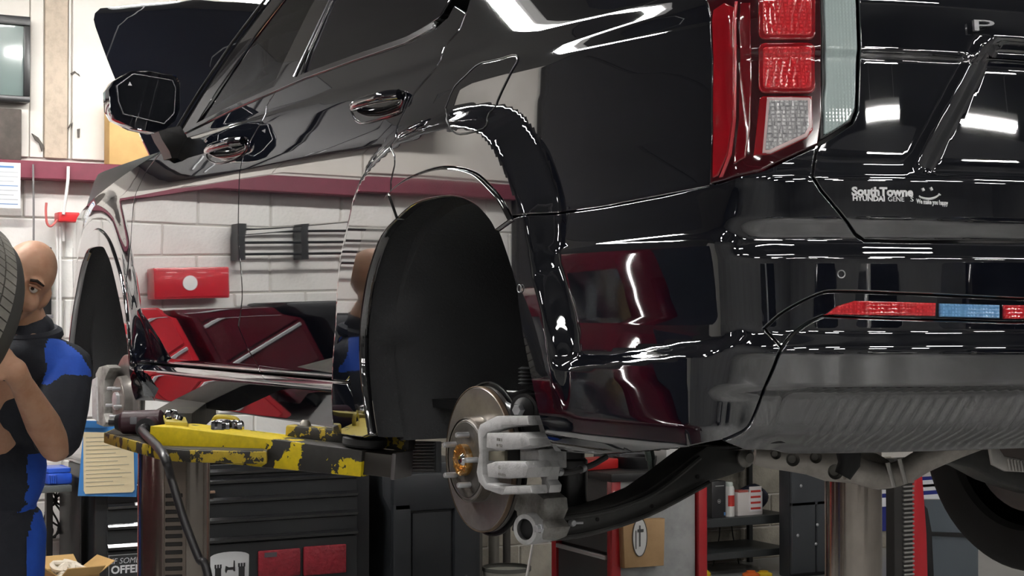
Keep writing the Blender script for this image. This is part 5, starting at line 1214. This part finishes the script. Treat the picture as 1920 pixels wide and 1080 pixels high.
p = atX(950, 1062, 4.35); e = empty('bucket', (4.35, float(p[1]), 0), label='pale plastic bucket with dark rim below the brake disc', cat='bucket'); hb = float(p[2])
m = MB(); m.lathe([(0, .0), (.10, .0), (.125, hb-.02), (.118, hb-.02), (.095, .01), (0, .01)], 28); m.build('pail', mat('pail_grey', (.42, .41, .36), .5), e)
m = MB(); m.lathe([(.122, hb-.02), (.130, hb-.02), (.130, hb), (.120, hb)], 28); m.build('rim', mat('pail_rim', (.10, .10, .09), .5), e)
a = atX(1000, 1014, 3.6); b = atX(962, 1180, 3.3); b[2] = .0
dr_ = (b-a); m = MB(); m.tube([tuple(a), tuple(b)], .007, 10); tag(m.build('white_rod', mat('white_rod', (.80, .78, .75), .4)), 'thin white rod standing upright below the knuckle', 'rod')

# ---------------------------------------------------------------- red service cart with paper bag
C = atD(1151, 1045, 7.0); Lf = atD(1046, 1018, 7.45); d1 = (Lf-C)[:2]; n1 = np.linalg.norm(d1); d1 /= n1; d2 = np.array([d1[1], -d1[0]])
if d2@_r[:2] < 0: d2 = -d2
Rr_ = atD(1314, 1000, 7.35); len2 = float((Rr_-C)[:2]@d2)*.84; len1 = float(n1)
ang = math.atan2(d2[1], d2[0]); zc_top = .80
e = empty('service_cart', (float(C[0]), float(C[1]), 0), ang, 'red steel service cart with grey side panel behind the control arm', 'service cart')
# local: +x along d2 (right face), +/-y along d1
sy = 1 if (math.cos(ang)*d1[1]-math.sin(ang)*d1[0]) > 0 else -1
REDC = mat('cart_red', (.42, .012, .018), .35, 0, 1.5, .4); GALV = mottled('grey_sheet', (.36, .37, .37), (.24, .25, .25), 9, .5, .4, .7)
def lb(x0, x1, y0, y1, z0, z1, bev=.003): return (x0, x1, min(y0*sy, y1*sy), max(y0*sy, y1*sy), z0, z1, bev)
m = MB(); m.box(*lb(.01, len2-.01, .01, len1-.01, .10, zc_top)); m.build('cart_body', mat('cart_inside', (.035, .035, .036), .5), e)
m = MB(); m.box(*lb(.02, len2-.03, -.004, .012, .08, zc_top)); m.build('side_panel', GALV, e)
for x, y in ((0, 0), (len2, 0), (0, len1), (len2, len1)):
    m = MB(); m.box(*lb(x-.022, x+.022, y-.022, y+.022, .05, zc_top+.02)); m.build('corner_post', REDC, e)
m = MB(); m.box(*lb(-.03, len2+.03, -.03, len1+.03, zc_top, zc_top+.035)); m.build('cart_top', mat('cart_mat', (.02, .02, .021), .5), e)
zd = [float(C[2])-.002-k*.19 for k in range(3)]
for z in [zd[0]+.19]+zd:
    m = MB(); m.box(*lb(-.014, .006, .03, len1-.03, z-.17, z-.012)); d = m.build('drawer', mat('drawer_dark', (.045, .045, .046), .45), e)
    h = MB(); h.box(*lb(-.028, -.010, .03, len1-.03, z-.012, z+.006, .002)); h.build('drawer_pull', mat('pull_silver', (.6, .6, .6), .3, .6), d)
BAG = mottled('kraft_paper', (.50, .32, .16), (.42, .26, .12), 7, .8)
def cartp(px, py, off):
    # pixel -> point on the cart's right-hand face
    dr = ray(px, py); nrm = -d1; t = ((C[:2]+nrm*off-CAMP[:2])@nrm)/(dr[:2]@nrm); return CAMP+dr*t
bp4 = [cartp(x, y, .01) for x, y in ((1157, 974), (1236, 970), (1234, 1058), (1160, 1063))]
be = empty('paper_bag', tuple(bp4[3]), ang, 'brown paper bag with white oval label hung on the service cart', 'paper bag')
def loc2(p, o=bp4[3]): v = p-o; return float(v[:2]@d2), float(v[2])
pts = [loc2(p) for p in bp4]
m = MB(); m.prism(pts, -.05*sy, -.004*sy, 'Y', .006) ; m.build('bag', BAG, be)
oc = loc2(cartp(1199, 1007, .06)); m = MB(); m.prism([(oc[0]+.036*math.cos(t), oc[1]+.082*math.sin(t)) for t in np.linspace(0, 2*PI, 24, endpoint=False)], -.053*sy, -.0505*sy, 'Y'); ov = m.build('oval_label', mat('label_white', (.78, .78, .76), .5), be)
m = MB(); m.tube([(oc[0]+.036*math.cos(t), -.0535*sy, oc[1]+.082*math.sin(t)) for t in np.linspace(0, 2*PI, 28, endpoint=False)], .002, 6, closed=True)
m.box(oc[0]-.004, oc[0]+.003, -.0545*sy-.0005, -.0545*sy+.0005, oc[1]-.04, oc[1]+.05); m.box(oc[0]-.012, oc[0]+.018, -.0545*sy-.0005, -.0545*sy+.0005, oc[1]+.022, oc[1]+.034); m.box(oc[0]-.022, oc[0]-.018, -.0545*sy-.0005, -.0545*sy+.0005, oc[1]-.05, oc[1]+.03); m.build('label_print', mat('label_print', (.10, .10, .10), .6), ov)
# things lying on the cart
zt = zc_top+.036
def oncart(px, D):
    p = atD(px, 900, D); return float(p[0]), float(p[1])
x, y = oncart(1112, 7.22); m = MB(); m.box(-.09, .09, -.07, .07, 0, .045, .006, M=T(x, y, zt)@rotz(ang+.2)); tag(m.build('red_tray', mat('tray_red', (.55, .02, .02), .4)), 'small red tray with a pale edge on the service cart', 'tray')
x, y = oncart(1190, 7.3); m = MB(); m.lathe([(.0, .0), (.09, 0), (.10, .03), (.10, .05), (.09, .05), (.075, .012), (0, .012)], 24, M=T(x, y, zt)); tag(m.build('black_dish', mat('dish_black', (.02, .02, .022), .3)), 'shallow black magnetic dish on the service cart', 'dish')
x, y = oncart(1262, 7.40); m = MB(); m.box(-.08, .08, -.07, .07, 0, .10, .004, M=T(x, y, zt)@rotz(ang)); tag(m.build('white_carton', mat('carton_white', (.72, .72, .70), .6)), 'white carton on the service cart, beside the black dish', 'box')
x, y = oncart(1160, 7.6); m = MB(); m.box(-.10, .12, -.08, .08, 0, .14, .01, M=T(x, y, zt)@rotz(ang+.5)); tag(m.build('grey_case', mat('case_grey', (.16, .17, .18), .5)), 'grey plastic case on the service cart, behind the dish', 'case')

# ---------------------------------------------------------------- shelf rack with computer, can, box, bag
SX = 4.55
def sp(px, py, X=SX): return atX(px, py, X)
sa, sb2 = float(sp(1320, 975)[1]), float(sp(1478, 975)[1]); zs1 = float(sp(1400, 968)[2]); zs0 = float(sp(1400, 984)[2]); yc2 = (sa+sb2)/2; hw2 = (sa-sb2)/2
e = empty('shelf_rack', (SX, yc2, 0), label='black metal shelf rack by the bare block wall', cat='shelf')
ztp = float(sp(1400, 845)[2])
for dy in (-hw2, hw2-.0):
    for dx in (0, .38):
        m = MB(); m.box(dx-.015, dx+.015, dy-.015, dy+.015, 0, ztp+.1, .002, 1); m.build('rack_post', mat('rack_black', (.02, .021, .022), .45), e)
for za, zb in ((zs0, zs1), (.10, .14), (ztp-.01, ztp+.03)):
    m = MB(); m.box(-.02, .40, -hw2, hw2, za, zb, .003, 1); m.build('shelf_board', mat('shelf_grey', (.045, .05, .052), .45), e)
def shelf_thing(name, label, cat): return empty(name, (0, 0, 0), label=label, cat=cat)
def sbox(px0, px1, py_top, X):
    a = sp(px0, 967, X); b = sp(px1, 967, X); t = sp(px0, py_top, X); return float(b[1]), float(a[1]), float(t[2])
y0, y1, zt2 = sbox(1335, 1361, 903, SX+.02); pc = empty('computer_tower', (SX+.02, (y0+y1)/2, zs1), label='small black computer tower on the shelf rack', cat='computer'); w_ = (y1-y0)/2
m = MB(); m.box(0, .26, -w_, w_, 0, zt2-zs1, .004); m.build('case', mat('pc_black', (.028, .029, .031), .4), pc)
m = MB(); m.tube([(-.002, .011*math.cos(t), (zt2-zs1)*.45+.011*math.sin(t)) for t in np.linspace(0, 2*PI, 20, endpoint=False)], .0012, 6, closed=True); m.box(-.002, 0, -.005, .005, (zt2-zs1)*.45-.003, (zt2-zs1)*.45+.003); m.build('round_emblem', mat('emblem_grey', (.5, .5, .5), .4), pc)
m = MB(); m.box(-.002, 0, -w_+.004, -w_+.014, .012, .03); m.build('blue_label', mat('label_blue', (.10, .25, .55), .5), pc); m = MB(); m.box(-.003, 0, -w_*.7, w_*.5, (zt2-zs1)*.86, (zt2-zs1)*.88); m.build('drive_slot', mat('emblem_grey', (.5, .5, .5), .4), pc)
y0, y1, zt2 = sbox(1364, 1381, 905, SX+.03); r_ = (y1-y0)/2; can = empty('aerosol_can', (SX+.06, (y0+y1)/2, zs1), label='white and red aerosol can between computer and carton', cat='spray can'); hh_ = zt2-zs1
m = MB(); m.lathe([(0, 0), (r_, 0), (r_, hh_*.80), (r_*.8, hh_*.88), (0, hh_*.88)], 24); m.build('can', mat('can_white', (.78, .78, .76), .3), can)
m = MB(); m.lathe([(r_*1.01, hh_*.30), (r_*1.01, hh_*.62)], 24, a0=PI*.75, a1=PI*1.35); m.build('red_print', mat('can_red', (.62, .05, .04), .4), can)
m = MB(); m.lathe([(0, hh_), (r_*.6, hh_), (r_*.72, hh_*.97), (r_*.75, hh_*.86), (0, hh_*.86)], 20); m.build('cap', mat('cap_pale', (.60, .66, .62), .35), can)
y0, y1, zt2 = sbox(1384, 1430, 914, SX+.03); bx = empty('glove_box', (SX+.03, (y0+y1)/2, zs1), label='white and red torn cardboard dispenser box on the shelf', cat='box'); w_ = (y1-y0)/2; hh_ = zt2-zs1
m = MB(); m.box(0, .12, -w_, w_, 0, hh_*.82, .003); m.build('carton', mat('box_white', (.74, .70, .68), .6), bx)
m = MB(); m.box(-.003, .002, -w_*.9, w_*.1, hh_*.12, hh_*1.0, .001, 1); m.build('front_flap', mat('flap_white', (.82, .80, .80), .6), bx)
m = MB()
for k in range(4): m.box(-.0045, -.003, -w_*.8, w_*.0, hh_*(.2+.2*k), hh_*(.27+.2*k), 0, 1, M=Matrix.Rotation(.0, 4, 'X'))
m.build('red_print', mat('can_red', (.62, .05, .04), .4), bx); m = MB(); m.box(-.002, .06, w_*.2, w_*.95, hh_*.82, hh_*.88); m.build('red_flap', mat('flap_red', (.5, .12, .10), .5), bx)
a = sp(1412, 925, SX+.22); m = MB(); bmesh.ops.create_icosphere(m.bm, subdivisions=3, radius=.095)
for v in m.bm.verts: v.co = Vector((v.co.x*.9, v.co.y*1.05, v.co.z*.85 if v.co.z > 0 else v.co.z*.8)); v.co *= 1+.10*math.sin(v.co.y*60+v.co.z*40)*.5
o = m.build('cloth_bag', mottled('navy_cloth', (.012, .014, .030), (.03, .05, .16), 14, .8, .5, .7)); o.location = (SX+.23, float(a[1]), zs1+.078); tag(o, 'dark navy cloth bag slumped behind the dispenser box', 'bag')
for k, (x, pts) in enumerate(((0, [(1350, 986), (1348, 1010), (1340, 1045), (1332, 1085)]), (1, [(1372, 986), (1376, 1015), (1384, 1050), (1392, 1088)]))):
    m = MB(); m.tube([tuple(p) for p in spline([sp(x_, y_, 4.90) for x_, y_ in pts], 5)], .004, 6); tag(m.build('power_cable', RUBBER), 'thin black cable hanging below the shelf, %s one' % ['left', 'right'][k], 'cable')
# jugs on the floor
for k, (px, col, cap_, lab) in enumerate(((1316, (.75, .52, .02), (.75, .52, .02), 'yellow bottle top beside the red cart post'), (1408, (.80, .16, .03), (.80, .16, .03), 'orange jug below the shelf rack'), (1432, (.80, .55, .03), (.75, .45, .02), 'yellow jug right of the orange jug'))):
    p = atX(px, 1072, 4.4); zt3 = float(atX(px, 1062 if k == 0 else 1070, 4.4)[2]); e = empty('fluid_jug', (4.4, float(p[1]), 0), label=lab, cat='jug')
    m = MB(); m.lathe([(0, 0), (.045, 0), (.05, .01), (.05, zt3*.62), (.03, zt3*.82), (.018, zt3*.86), (.018, zt3*.9)], 20); m.build('jug_body', mat('jug_%d' % k, col, .4), e)
    m = MB(); m.lathe([(0, zt3), (.024, zt3), (.026, zt3*.99), (.026, zt3*.88), (0, zt3*.88)], 16); m.build('jug_cap', mat('jugcap_%d' % k, cap_, .4), e)

# ---------------------------------------------------------------- black panelled machine and the far lift
BX = 4.30
ya3, yb3 = float(atX(1484, 960, BX)[1]), float(atX(1560, 960, BX)[1]); zt4 = float(atX(1500, 872, BX)[2])
e = empty('machine_cabinet', (BX, (ya3+yb3)/2, 0), label='black panelled machine cabinet left of the plain lift post', cat='machine'); w_ = (ya3-yb3)/2
m = MB(); m.box(.02, .12, -w_, w_, 0, zt4+.1, .01); m.build('cabinet', mat('machine_black', (.032, .035, .040), .5), e)
for (u0, u1, v0, v1) in ((-.98, .98, .60, 1.0), (-.98, .2, .0, .58), (.24, .98, .0, .58)):
    m = MB(); m.box(.0, .024, -u1*w_, -u0*w_, .02+v0*zt4, v1*zt4+.06, .006, 1); m.build('panel', mat('machine_panel', (.050, .055, .062), .5), e)
for x, y in ((1502, 911), (1496, 1004), (1533, 984), (1530, 1020)):
    p = atX(x, y, BX); m = MB(); m.lathe([(0, .004), (.006, .004), (.010, 0), (.010, -.003)], 12); m.build('screw', ZINC, e, loc=(0, float(p[1])-(ya3+yb3)/2, float(p[2])), rot=(0, -PI/2, 0))
# ribbed lock rack of the next lift
RX = 2.6
q0, q1 = float(atX(1677, 980, RX)[1]), float(atX(1712, 980, RX)[1])
e = empty('lock_rack_post', (RX, (q0+q1)/2, 0), label='dark vertical lift rack with bright metal teeth', cat='lift rack'); w_ = (q0-q1)/2
zt5 = float(atX(1690, 880, RX)[2]); m = MB(); m.box(0, .06, -w_, w_, 0, zt5+.05, .003, 1); m.build('rack_bar', mat('rack_dark', (.028, .026, .025), .5), e)
for k in range(26):
    z = zt5-.02-k*.0205*1.0
    if z < .1: break
    m = MB(); m.box(-.012, .004, -w_*.98, w_*.15, z-.0045, z+.0045, .002, 1); m.build('rack_tooth', mat('tooth_steel', (.45, .44, .43), .35, .8), e)
# red door of the car beyond, with its grey glass
GX = 3.3
def gp(px, py, X=GX): p = atX(px, py, X); return float(p[1]), float(p[2])
e = empty('red_car_door', (GX, 0, 0), label='open red car door beyond the plain lift post', cat='car door')
pts = [gp(1728, 870), gp(1716, 905), gp(1712, 1000), gp(1712, 1150), gp(1742, 1150), gp(1738, 1000), gp(1731, 905)]
m = MB(); m.prism(pts, 0, .10, 'X', .006); m.build('door_edge', RCAB, e)
pts = [gp(1655, 960), gp(1683, 930), gp(1690, 1150), gp(1655, 1150)]
m = MB(); m.prism(pts, .25, .35, 'X', .004); m.build('door_skin', mat('red_skin', (.34, .006, .03), .2, 0, 1.5, .8), e)
pts = [gp(1740, 945), gp(1735, 960), gp(1742, 1150), gp(1765, 1150), gp(1758, 1000), gp(1750, 955)]
m = MB(); m.prism(pts, .04, .12, 'X', .006); m.build('weather_strip', RUBBER, e)
pts = [gp(1738, 940), gp(1860, 940), gp(1860, 1150), gp(1762, 1150), gp(1758, 990)]
m = MB(); m.prism(pts, .10, .14, 'X', .004); m.build('door_glass', mat('door_glass', (.10, .12, .14), .15, 0, 1.5, .6), e)
pts = [gp(1748, 1000), gp(1860, 1004), gp(1860, 1012), gp(1749, 1007)]
m = MB(); m.prism(pts, .085, .10, 'X', .002); m.build('glass_seam', SATIN, e)
# blue and white sign behind
e = empty('wall_sign', (WX-.03, 0, 0), label='blue sign with white bars on the wall right of the lift post', cat='sign')
def sg2(px, py): p = atX(px, py, WX-.03); return float(p[1]), float(p[2])
a, b = sg2(1640, 900), sg2(1790, 985)
m = MB(); m.box(0, .02, b[0], a[0], b[1], a[1], .003, 1); m.build('sign_board', mat('sign_navy', (.02, .03, .22), .4), e)
for y0_, y1_ in ((906, 911), (914, 918), (934, 942)):
    a, b = sg2(1645, y0_), sg2(1765, y1_); m = MB(); m.box(-.006, .0, b[0], a[0], b[1], a[1]); m.build('sign_bar', mat('sign_white', (.85, .86, .9), .4), e)
# ================================================================ mechanic carrying a tyre
SKIN = mat('skin', (.56, .32, .21), .5, 0, 1.4, noise=(18, (.48, .25, .155), .45, .7)); SKIN.node_tree.nodes['Principled BSDF'].inputs['Subsurface Weight'].default_value = .08
NAVY = mottled('navy_cloth_work', (.012, .014, .022), (.022, .025, .036), 6, .8, .4, .7, bump=(25, .5)); BLUEC = mottled('royal_blue_cloth', (.015, .085, .52), (.02, .11, .62), 8, .75, .4, .7, bump=(30, .3))
class Blob:
    def __init__(s): s.bm = bmesh.new()
    def ell(s, c, rad, R=None, sub=3):
        r = bmesh.ops.create_icosphere(s.bm, subdivisions=sub, radius=1.0); M = Matrix.Translation(Vector(c))@(R.to_4x4() if R is not None else Matrix())@Matrix.Diagonal((*rad, 1)); bmesh.ops.transform(s.bm, matrix=M, verts=r['verts']); return s
    def limb(s, pts, rad, n=14):
        m = MB(); m.bm.free(); m.bm = s.bm; m.tube(pts, rad, n)
        for p, r in ((pts[0], rad[0]), (pts[-1], rad[-1])): s.ell(p, (r, r, r), sub=2)
        return s
    def build(s, name, m, parent, voxel, smooth=6, inv=None):
        me = bpy.data.meshes.new(name); s.bm.to_mesh(me); s.bm.free(); o = bpy.data.objects.new(name, me); COL.objects.link(o)
        md = o.modifiers.new('r', 'REMESH'); md.mode = 'VOXEL'; md.voxel_size = voxel; md.use_smooth_shade = True
        sm_ = o.modifiers.new('s', 'SMOOTH'); sm_.iterations = smooth; sm_.factor = .5
        dg = bpy.context.evaluated_depsgraph_get(); m2 = bpy.data.meshes.new_from_object(o.evaluated_get(dg)); bpy.data.objects.remove(o); bpy.data.meshes.remove(me)
        if inv is not None: m2.transform(inv)
        m2.materials.clear(); m2.materials.append(m)
        for p in m2.polygons: p.use_smooth = True
        return link(name, m2, parent)
def J(px, py, D): return Vector(atD(px, py, D))
R3 = Vector(_r); UP = Vector((0, 0, 1)); TO = Vector((-_f[0], -_f[1], 0)).normalized()
foot = J(0, 900, 4.66); foot.z = 0
man = empty('person', tuple(foot), label='bald mechanic in dark work clothes with blue shoulder panel, carrying a tyre', cat='person'); INV = Matrix.Translation(-foot)
hc = J(44, 528, 4.56); ro = math.radians(27)
hx_ = (R3*math.cos(ro)-UP*math.sin(ro)).normalized(); hu = (UP*math.cos(ro)+R3*math.sin(ro)).normalized(); hf = (TO*.95-UP*.10+R3*.24).normalized(); hx_ = hu.cross(hf).normalized()*1.0
hx_ = hx_ if hx_.dot(R3) > 0 else -hx_
hu = (hf.cross(hx_)).normalized(); hu = hu if hu.z > 0 else -hu
HR = Matrix((hx_, hf, hu)).transposed()
def H(x, y, z): return hc+hx_*x+hf*y+hu*z
nb_ = J(52, 636, 4.64); shL = J(126, 690, 4.62); shR = J(-128, 688, 4.62); elL = J(104, 838, 4.44); wrL = J(42, 722, 4.20); haL = J(26, 694, 4.14)
elR = J(-190, 850, 4.45); wrR = J(-170, 730, 4.25); pel = J(-36, 985, 4.68); ch = J(-6, 765, 4.66)
b = Blob()
b.ell(H(0, -.015, .03), (.076, .098, .092), HR); b.ell(H(0, .012, -.035), (.066, .076, .075), HR); b.ell(H(0, .035, -.085), (.045, .048, .036), HR)
b.ell(H(0, .098, -.030), (.014, .020, .026), HR, 2); b.ell(H(0, .088, -.005), (.010, .014, .024), HR, 2); b.ell(H(0, .103, -.043), (.019, .013, .011), HR, 2)
for s in (-1, 1):
    b.ell(H(s*.034, .074, .022), (.026, .018, .009), HR, 2); b.ell(H(s*.078, -.012, -.018), (.010, .018, .030), HR, 2); b.ell(H(s*.044, .060, -.040), (.024, .026, .028), HR, 2)
b.ell(H(0, .088, -.070), (.024, .013, .006), HR, 2); b.ell(H(0, .086, -.080), (.021, .013, .007), HR, 2)
b.limb([H(0, -.03, -.05), nb_+Vector((0, 0, .03)), nb_-Vector((0, 0, .05))], [.060, .062, .075])
b.limb([nb_-Vector((0, 0, .04)), ch, pel], [.10, .125, .12])
b.limb([shL, (shL+elL)/2, elL], [.056, .050, .043]); b.limb([elL, elL*.62+wrL*.38, wrL], [.043, .047, .031]); b.limb([wrL, haL], [.030, .034])
b.limb([shR, (shR+elR)/2, elR], [.056, .050, .043]); b.limb([elR, elR*.62+wrR*.38, wrR], [.043, .047, .031])
def hand(base, d, out, sgn):
    d = d.normalized(); out = (out-d*out.dot(d)).normalized(); sd = d.cross(out).normalized()*sgn
    b.ell(base+d*.045, (.042, .052, .018), Matrix((sd, d, out)).transposed())
    for k, (o_, l) in enumerate(((-.030, .060), (-.010, .072), (.010, .076), (.030, .066))):
        p0 = base+d*.085+sd*o_; p1 = p0+d*l*.42+out*.004; p2 = p1+d*l*.28-out*.022; p3 = p2+d*l*.10-out*.030
        b.limb([p0, p1, p2, p3], [.0098, .0094, .0088, .0078], 8)
    t0 = base+d*.02-sd*.036; b.limb([t0, t0-sd*.026+d*.026-out*.008, t0-sd*.030+d*.055-out*.026], [.012, .0108, .009], 8)
hand(haL, (haL-wrL)*.6-R3*.05+UP*.02, R3*.7+TO*.5, 1); 
hand(wrR, UP*.06+R3*.05, -R3*.7+TO*.4, -1)
for s, hp_, kn_, an_ in ((1, J(12, 1010, 4.68), J(16, 1290, 4.64), J(14, 1560, 4.68)), (-1, J(-98, 1010, 4.68), J(-110, 1290, 4.62), J(-116, 1560, 4.64))):
    b.limb([hp_, (hp_+kn_)/2, kn_, (kn_*.6+an_*.4), an_], [.095, .082, .060, .062, .042])
body = b.build('body', SKIN, man, .0062, 4, INV)
# shirt (torso, sleeves to above the elbow) and trousers
b = Blob()
b.ell(ch+UP*.04, (.175, .125, .20), Matrix((R3, TO, UP)).transposed()); b.ell((ch+pel)/2, (.165, .125, .19), Matrix((R3, TO, UP)).transposed()); b.ell(pel+UP*.02, (.165, .125, .12), Matrix((R3, TO, UP)).transposed())
b.limb([nb_-UP*.035, shL-UP*.0], [.070, .072]); b.limb([nb_-UP*.035, shR], [.070, .072]); b.limb([nb_-UP*.05, nb_+UP*.012], [.105, .082]); b.ell(nb_-UP*.06+TO*.03, (.15, .10, .08), Matrix((R3, TO, UP)).transposed())
for sh_, el_ in ((shL, elL), (shR, elR)):
    b.limb([sh_, sh_*.5+el_*.5, sh_*.14+el_*.86], [.074, .076, .070])
b.ell(shL+TO*.02-UP*.05-R3*.02, (.07, .07, .09), sub=2)
shirt = b.build('shirt', NAVY, man, .0058, 8, INV); shirt.data.materials.append(BLUEC)
def project_local(v): return proj(np.array(v)+np.array(foot))
pan = [(84, 652), (94, 628), (120, 640), (150, 662), (170, 694), (172, 705), (120, 702), (90, 722), (78, 720), (88, 690)]
cen = np.array([tuple(p.center) for p in shirt.data.polygons]); X_, Y_ = proj(cen+np.array(foot))
pts_ = np.stack([X_, Y_], 1); inn = inpoly(pts_, pan); nrm = np.array([tuple(p.normal) for p in shirt.data.polygons])@np.array(TO); nrm2 = np.array([tuple(p.normal) for p in shirt.data.polygons])@np.array(R3)
for i, p in enumerate(shirt.data.polygons):
    if inn[i] and nrm[i] > -.45: p.material_index = 1
    elif Y_[i] > 850 and nrm2[i] > .72 and abs(X_[i]-75) < 45: p.material_index = 1
b = Blob()
for hp_, kn_, an_ in ((J(12, 1010, 4.68), J(16, 1290, 4.64), J(14, 1560, 4.68)), (J(-98, 1010, 4.68), J(-110, 1290, 4.62), J(-116, 1560, 4.64))):
    b.limb([hp_+UP*.02, (hp_+kn_)/2, kn_, (kn_*.5+an_*.5), an_], [.115, .100, .080, .078, .075])
b.ell(pel-UP*.06, (.17, .13, .12), Matrix((R3, TO, UP)).transposed())
tr = b.build('trousers', NAVY, man, .008, 6, INV); tr.data.materials.append(BLUEC)
cen = np.array([tuple(p.center) for p in tr.data.polygons]); X_, Y_ = proj(cen+np.array(foot)); nrm = np.array([tuple(p.normal) for p in tr.data.polygons])@np.array(R3)
for i, p in enumerate(tr.data.polygons):
    if nrm[i] > .80 and X_[i] > 20: p.material_index = 1
for an_ in (J(14, 1560, 4.68), J(-116, 1560, 4.64)):
    b = Blob(); f0 = Vector((an_.x, an_.y, .05)); b.ell(f0+TO*.06, (.05, .13, .05), Matrix((R3, TO, UP)).transposed()); b.limb([f0, f0+UP*.07], [.05, .055]); 
    for v in b.bm.verts: v.co.z = max(v.co.z, .0)
    b.build('shoe', SATIN, man, .009, 3, INV)
# collar, face details
cl = MB(); ring = []
for t in np.linspace(0, 2*PI, 28, endpoint=False): ring.append(nb_+UP*(.012+.018*math.cos(t))+R3*.080*math.sin(t)-TO*.078*math.cos(t)-foot)
cl.tube(ring, .020, 8, closed=True); cl.build('collar', NAVY, man)
EYE = mat('eye_white', (.62, .58, .55), .3); IRIS = mat('iris_dark', (.02, .012, .008), .2); BROW = mat('dark_hair', (.03, .02, .015), .9)
for s in (-1, 1):
    m = MB(); bmesh.ops.create_uvsphere(m.bm, u_segments=16, v_segments=10, radius=.0125); eo = m.build('eye', EYE, man, loc=tuple(H(s*.033, .073, .001)-foot))
    m = MB(); bmesh.ops.create_uvsphere(m.bm, u_segments=12, v_segments=8, radius=.0058); m.build('iris', IRIS, eo, loc=tuple(hf*.0085-hx_*.002))
    m = MB(); m.tube([H(s*.014, .093, .020)-foot, H(s*.032, .093, .026)-foot, H(s*.054, .078, .020)-foot], [.004, .0045, .003], 8); m.build('eyebrow', BROW, man)
    m = MB(); m.tube([H(s*.018, .085, .007)-foot, H(s*.033, .088, .0095)-foot, H(s*.050, .074, .006)-foot], [.003, .0042, .003], 8); m.build('eyelid', SKIN, man)
m = MB(); m.tube([H(-.030, .083, -.066)-foot, H(-.014, .099, -.058)-foot, H(.014, .099, -.058)-foot, H(.030, .083, -.066)-foot], [.005, .006, .006, .005], 8); m.tube([H(-.032, .080, -.066)-foot, H(-.034, .070, -.088)-foot, H(-.016, .082, -.108)-foot, H(.016, .082, -.108)-foot, H(.034, .070, -.088)-foot, H(.032, .080, -.066)-foot], [.003, .004, .005, .005, .004, .003], 6); m.build('beard', BROW, man)

# --- the tyre in his hands
TC = J(-174, 602, 4.22); aR, aT = .64, .77
axis = (TO*.72-R3*.52+UP*.46).normalized(); q = axis.to_track_quat('Z', 'Y'); tyo = empty('carried_tyre', tuple(TC), label='worn car tyre carried by the mechanic at the left edge', cat='tyre'); tyo.rotation_mode = 'QUATERNION'; tyo.rotation_quaternion = q
TREAD = mottled('dusty_tread', (.19, .18, .16), (.27, .255, .225), 20, .8, .4, .7); R_, h_ = .325, .115
m = MB(); m.lathe([(.225, -.09), (.235, -.105), (.28, -h_), (.30, -h_*.98), (R_-.014, -h_*.86), (R_-.010, -h_*.7), (R_-.010, h_*.7), (R_-.014, h_*.86), (.30, h_*.98), (.28, h_), (.235, .105), (.225, .09)], 80); m.build('sidewall', mat('tyre_side', (.045, .043, .040), .75), tyo)
m = MB(); m.lathe([(0, .02), (.06, .03), (.2, .035), (.222, .06), (.228, .092), (.222, .095), (.215, .06), (.19, -.05), (.222, -.085), (.228, -.09)], 48); m.build('wheel_rim', mat('alloy_grey', (.30, .30, .31), .3, .8), tyo)
tb = MB()
rows_ = [(-.098, -.066, .5), (-.060, -.024, 0), (-.019, .019, .25), (.024, .060, 0), (.066, .098, .5)]
for k in range(76):
    for (z0, z1, ph) in rows_:
        a0 = 2*PI*(k+ph+.07)/76; a1 = 2*PI*(k+ph+.93)/76; sk = .016*(1 if z0 < 0 else -1)
        vs = []
        for r in (R_-.013, R_-(.010 if abs(z0+z1) > .12 else 0)):
            for (a, z) in ((a0, z0), (a1, z0), (a1+sk, z1), (a0+sk, z1)):
                rr = r-(.006 if abs(z) > .09 else 0); vs.append(tb.bm.verts.new((rr*math.cos(a), rr*math.sin(a), z)))
        for f_ in ((4, 5, 6, 7), (0, 4, 7, 3), (1, 2, 6, 5), (0, 1, 5, 4), (3, 7, 6, 2)): tb.bm.faces.new([vs[i] for i in f_])
to = tb.build('tread_blocks', TREAD, tyo, smooth=0); tag(to, kind='stuff')
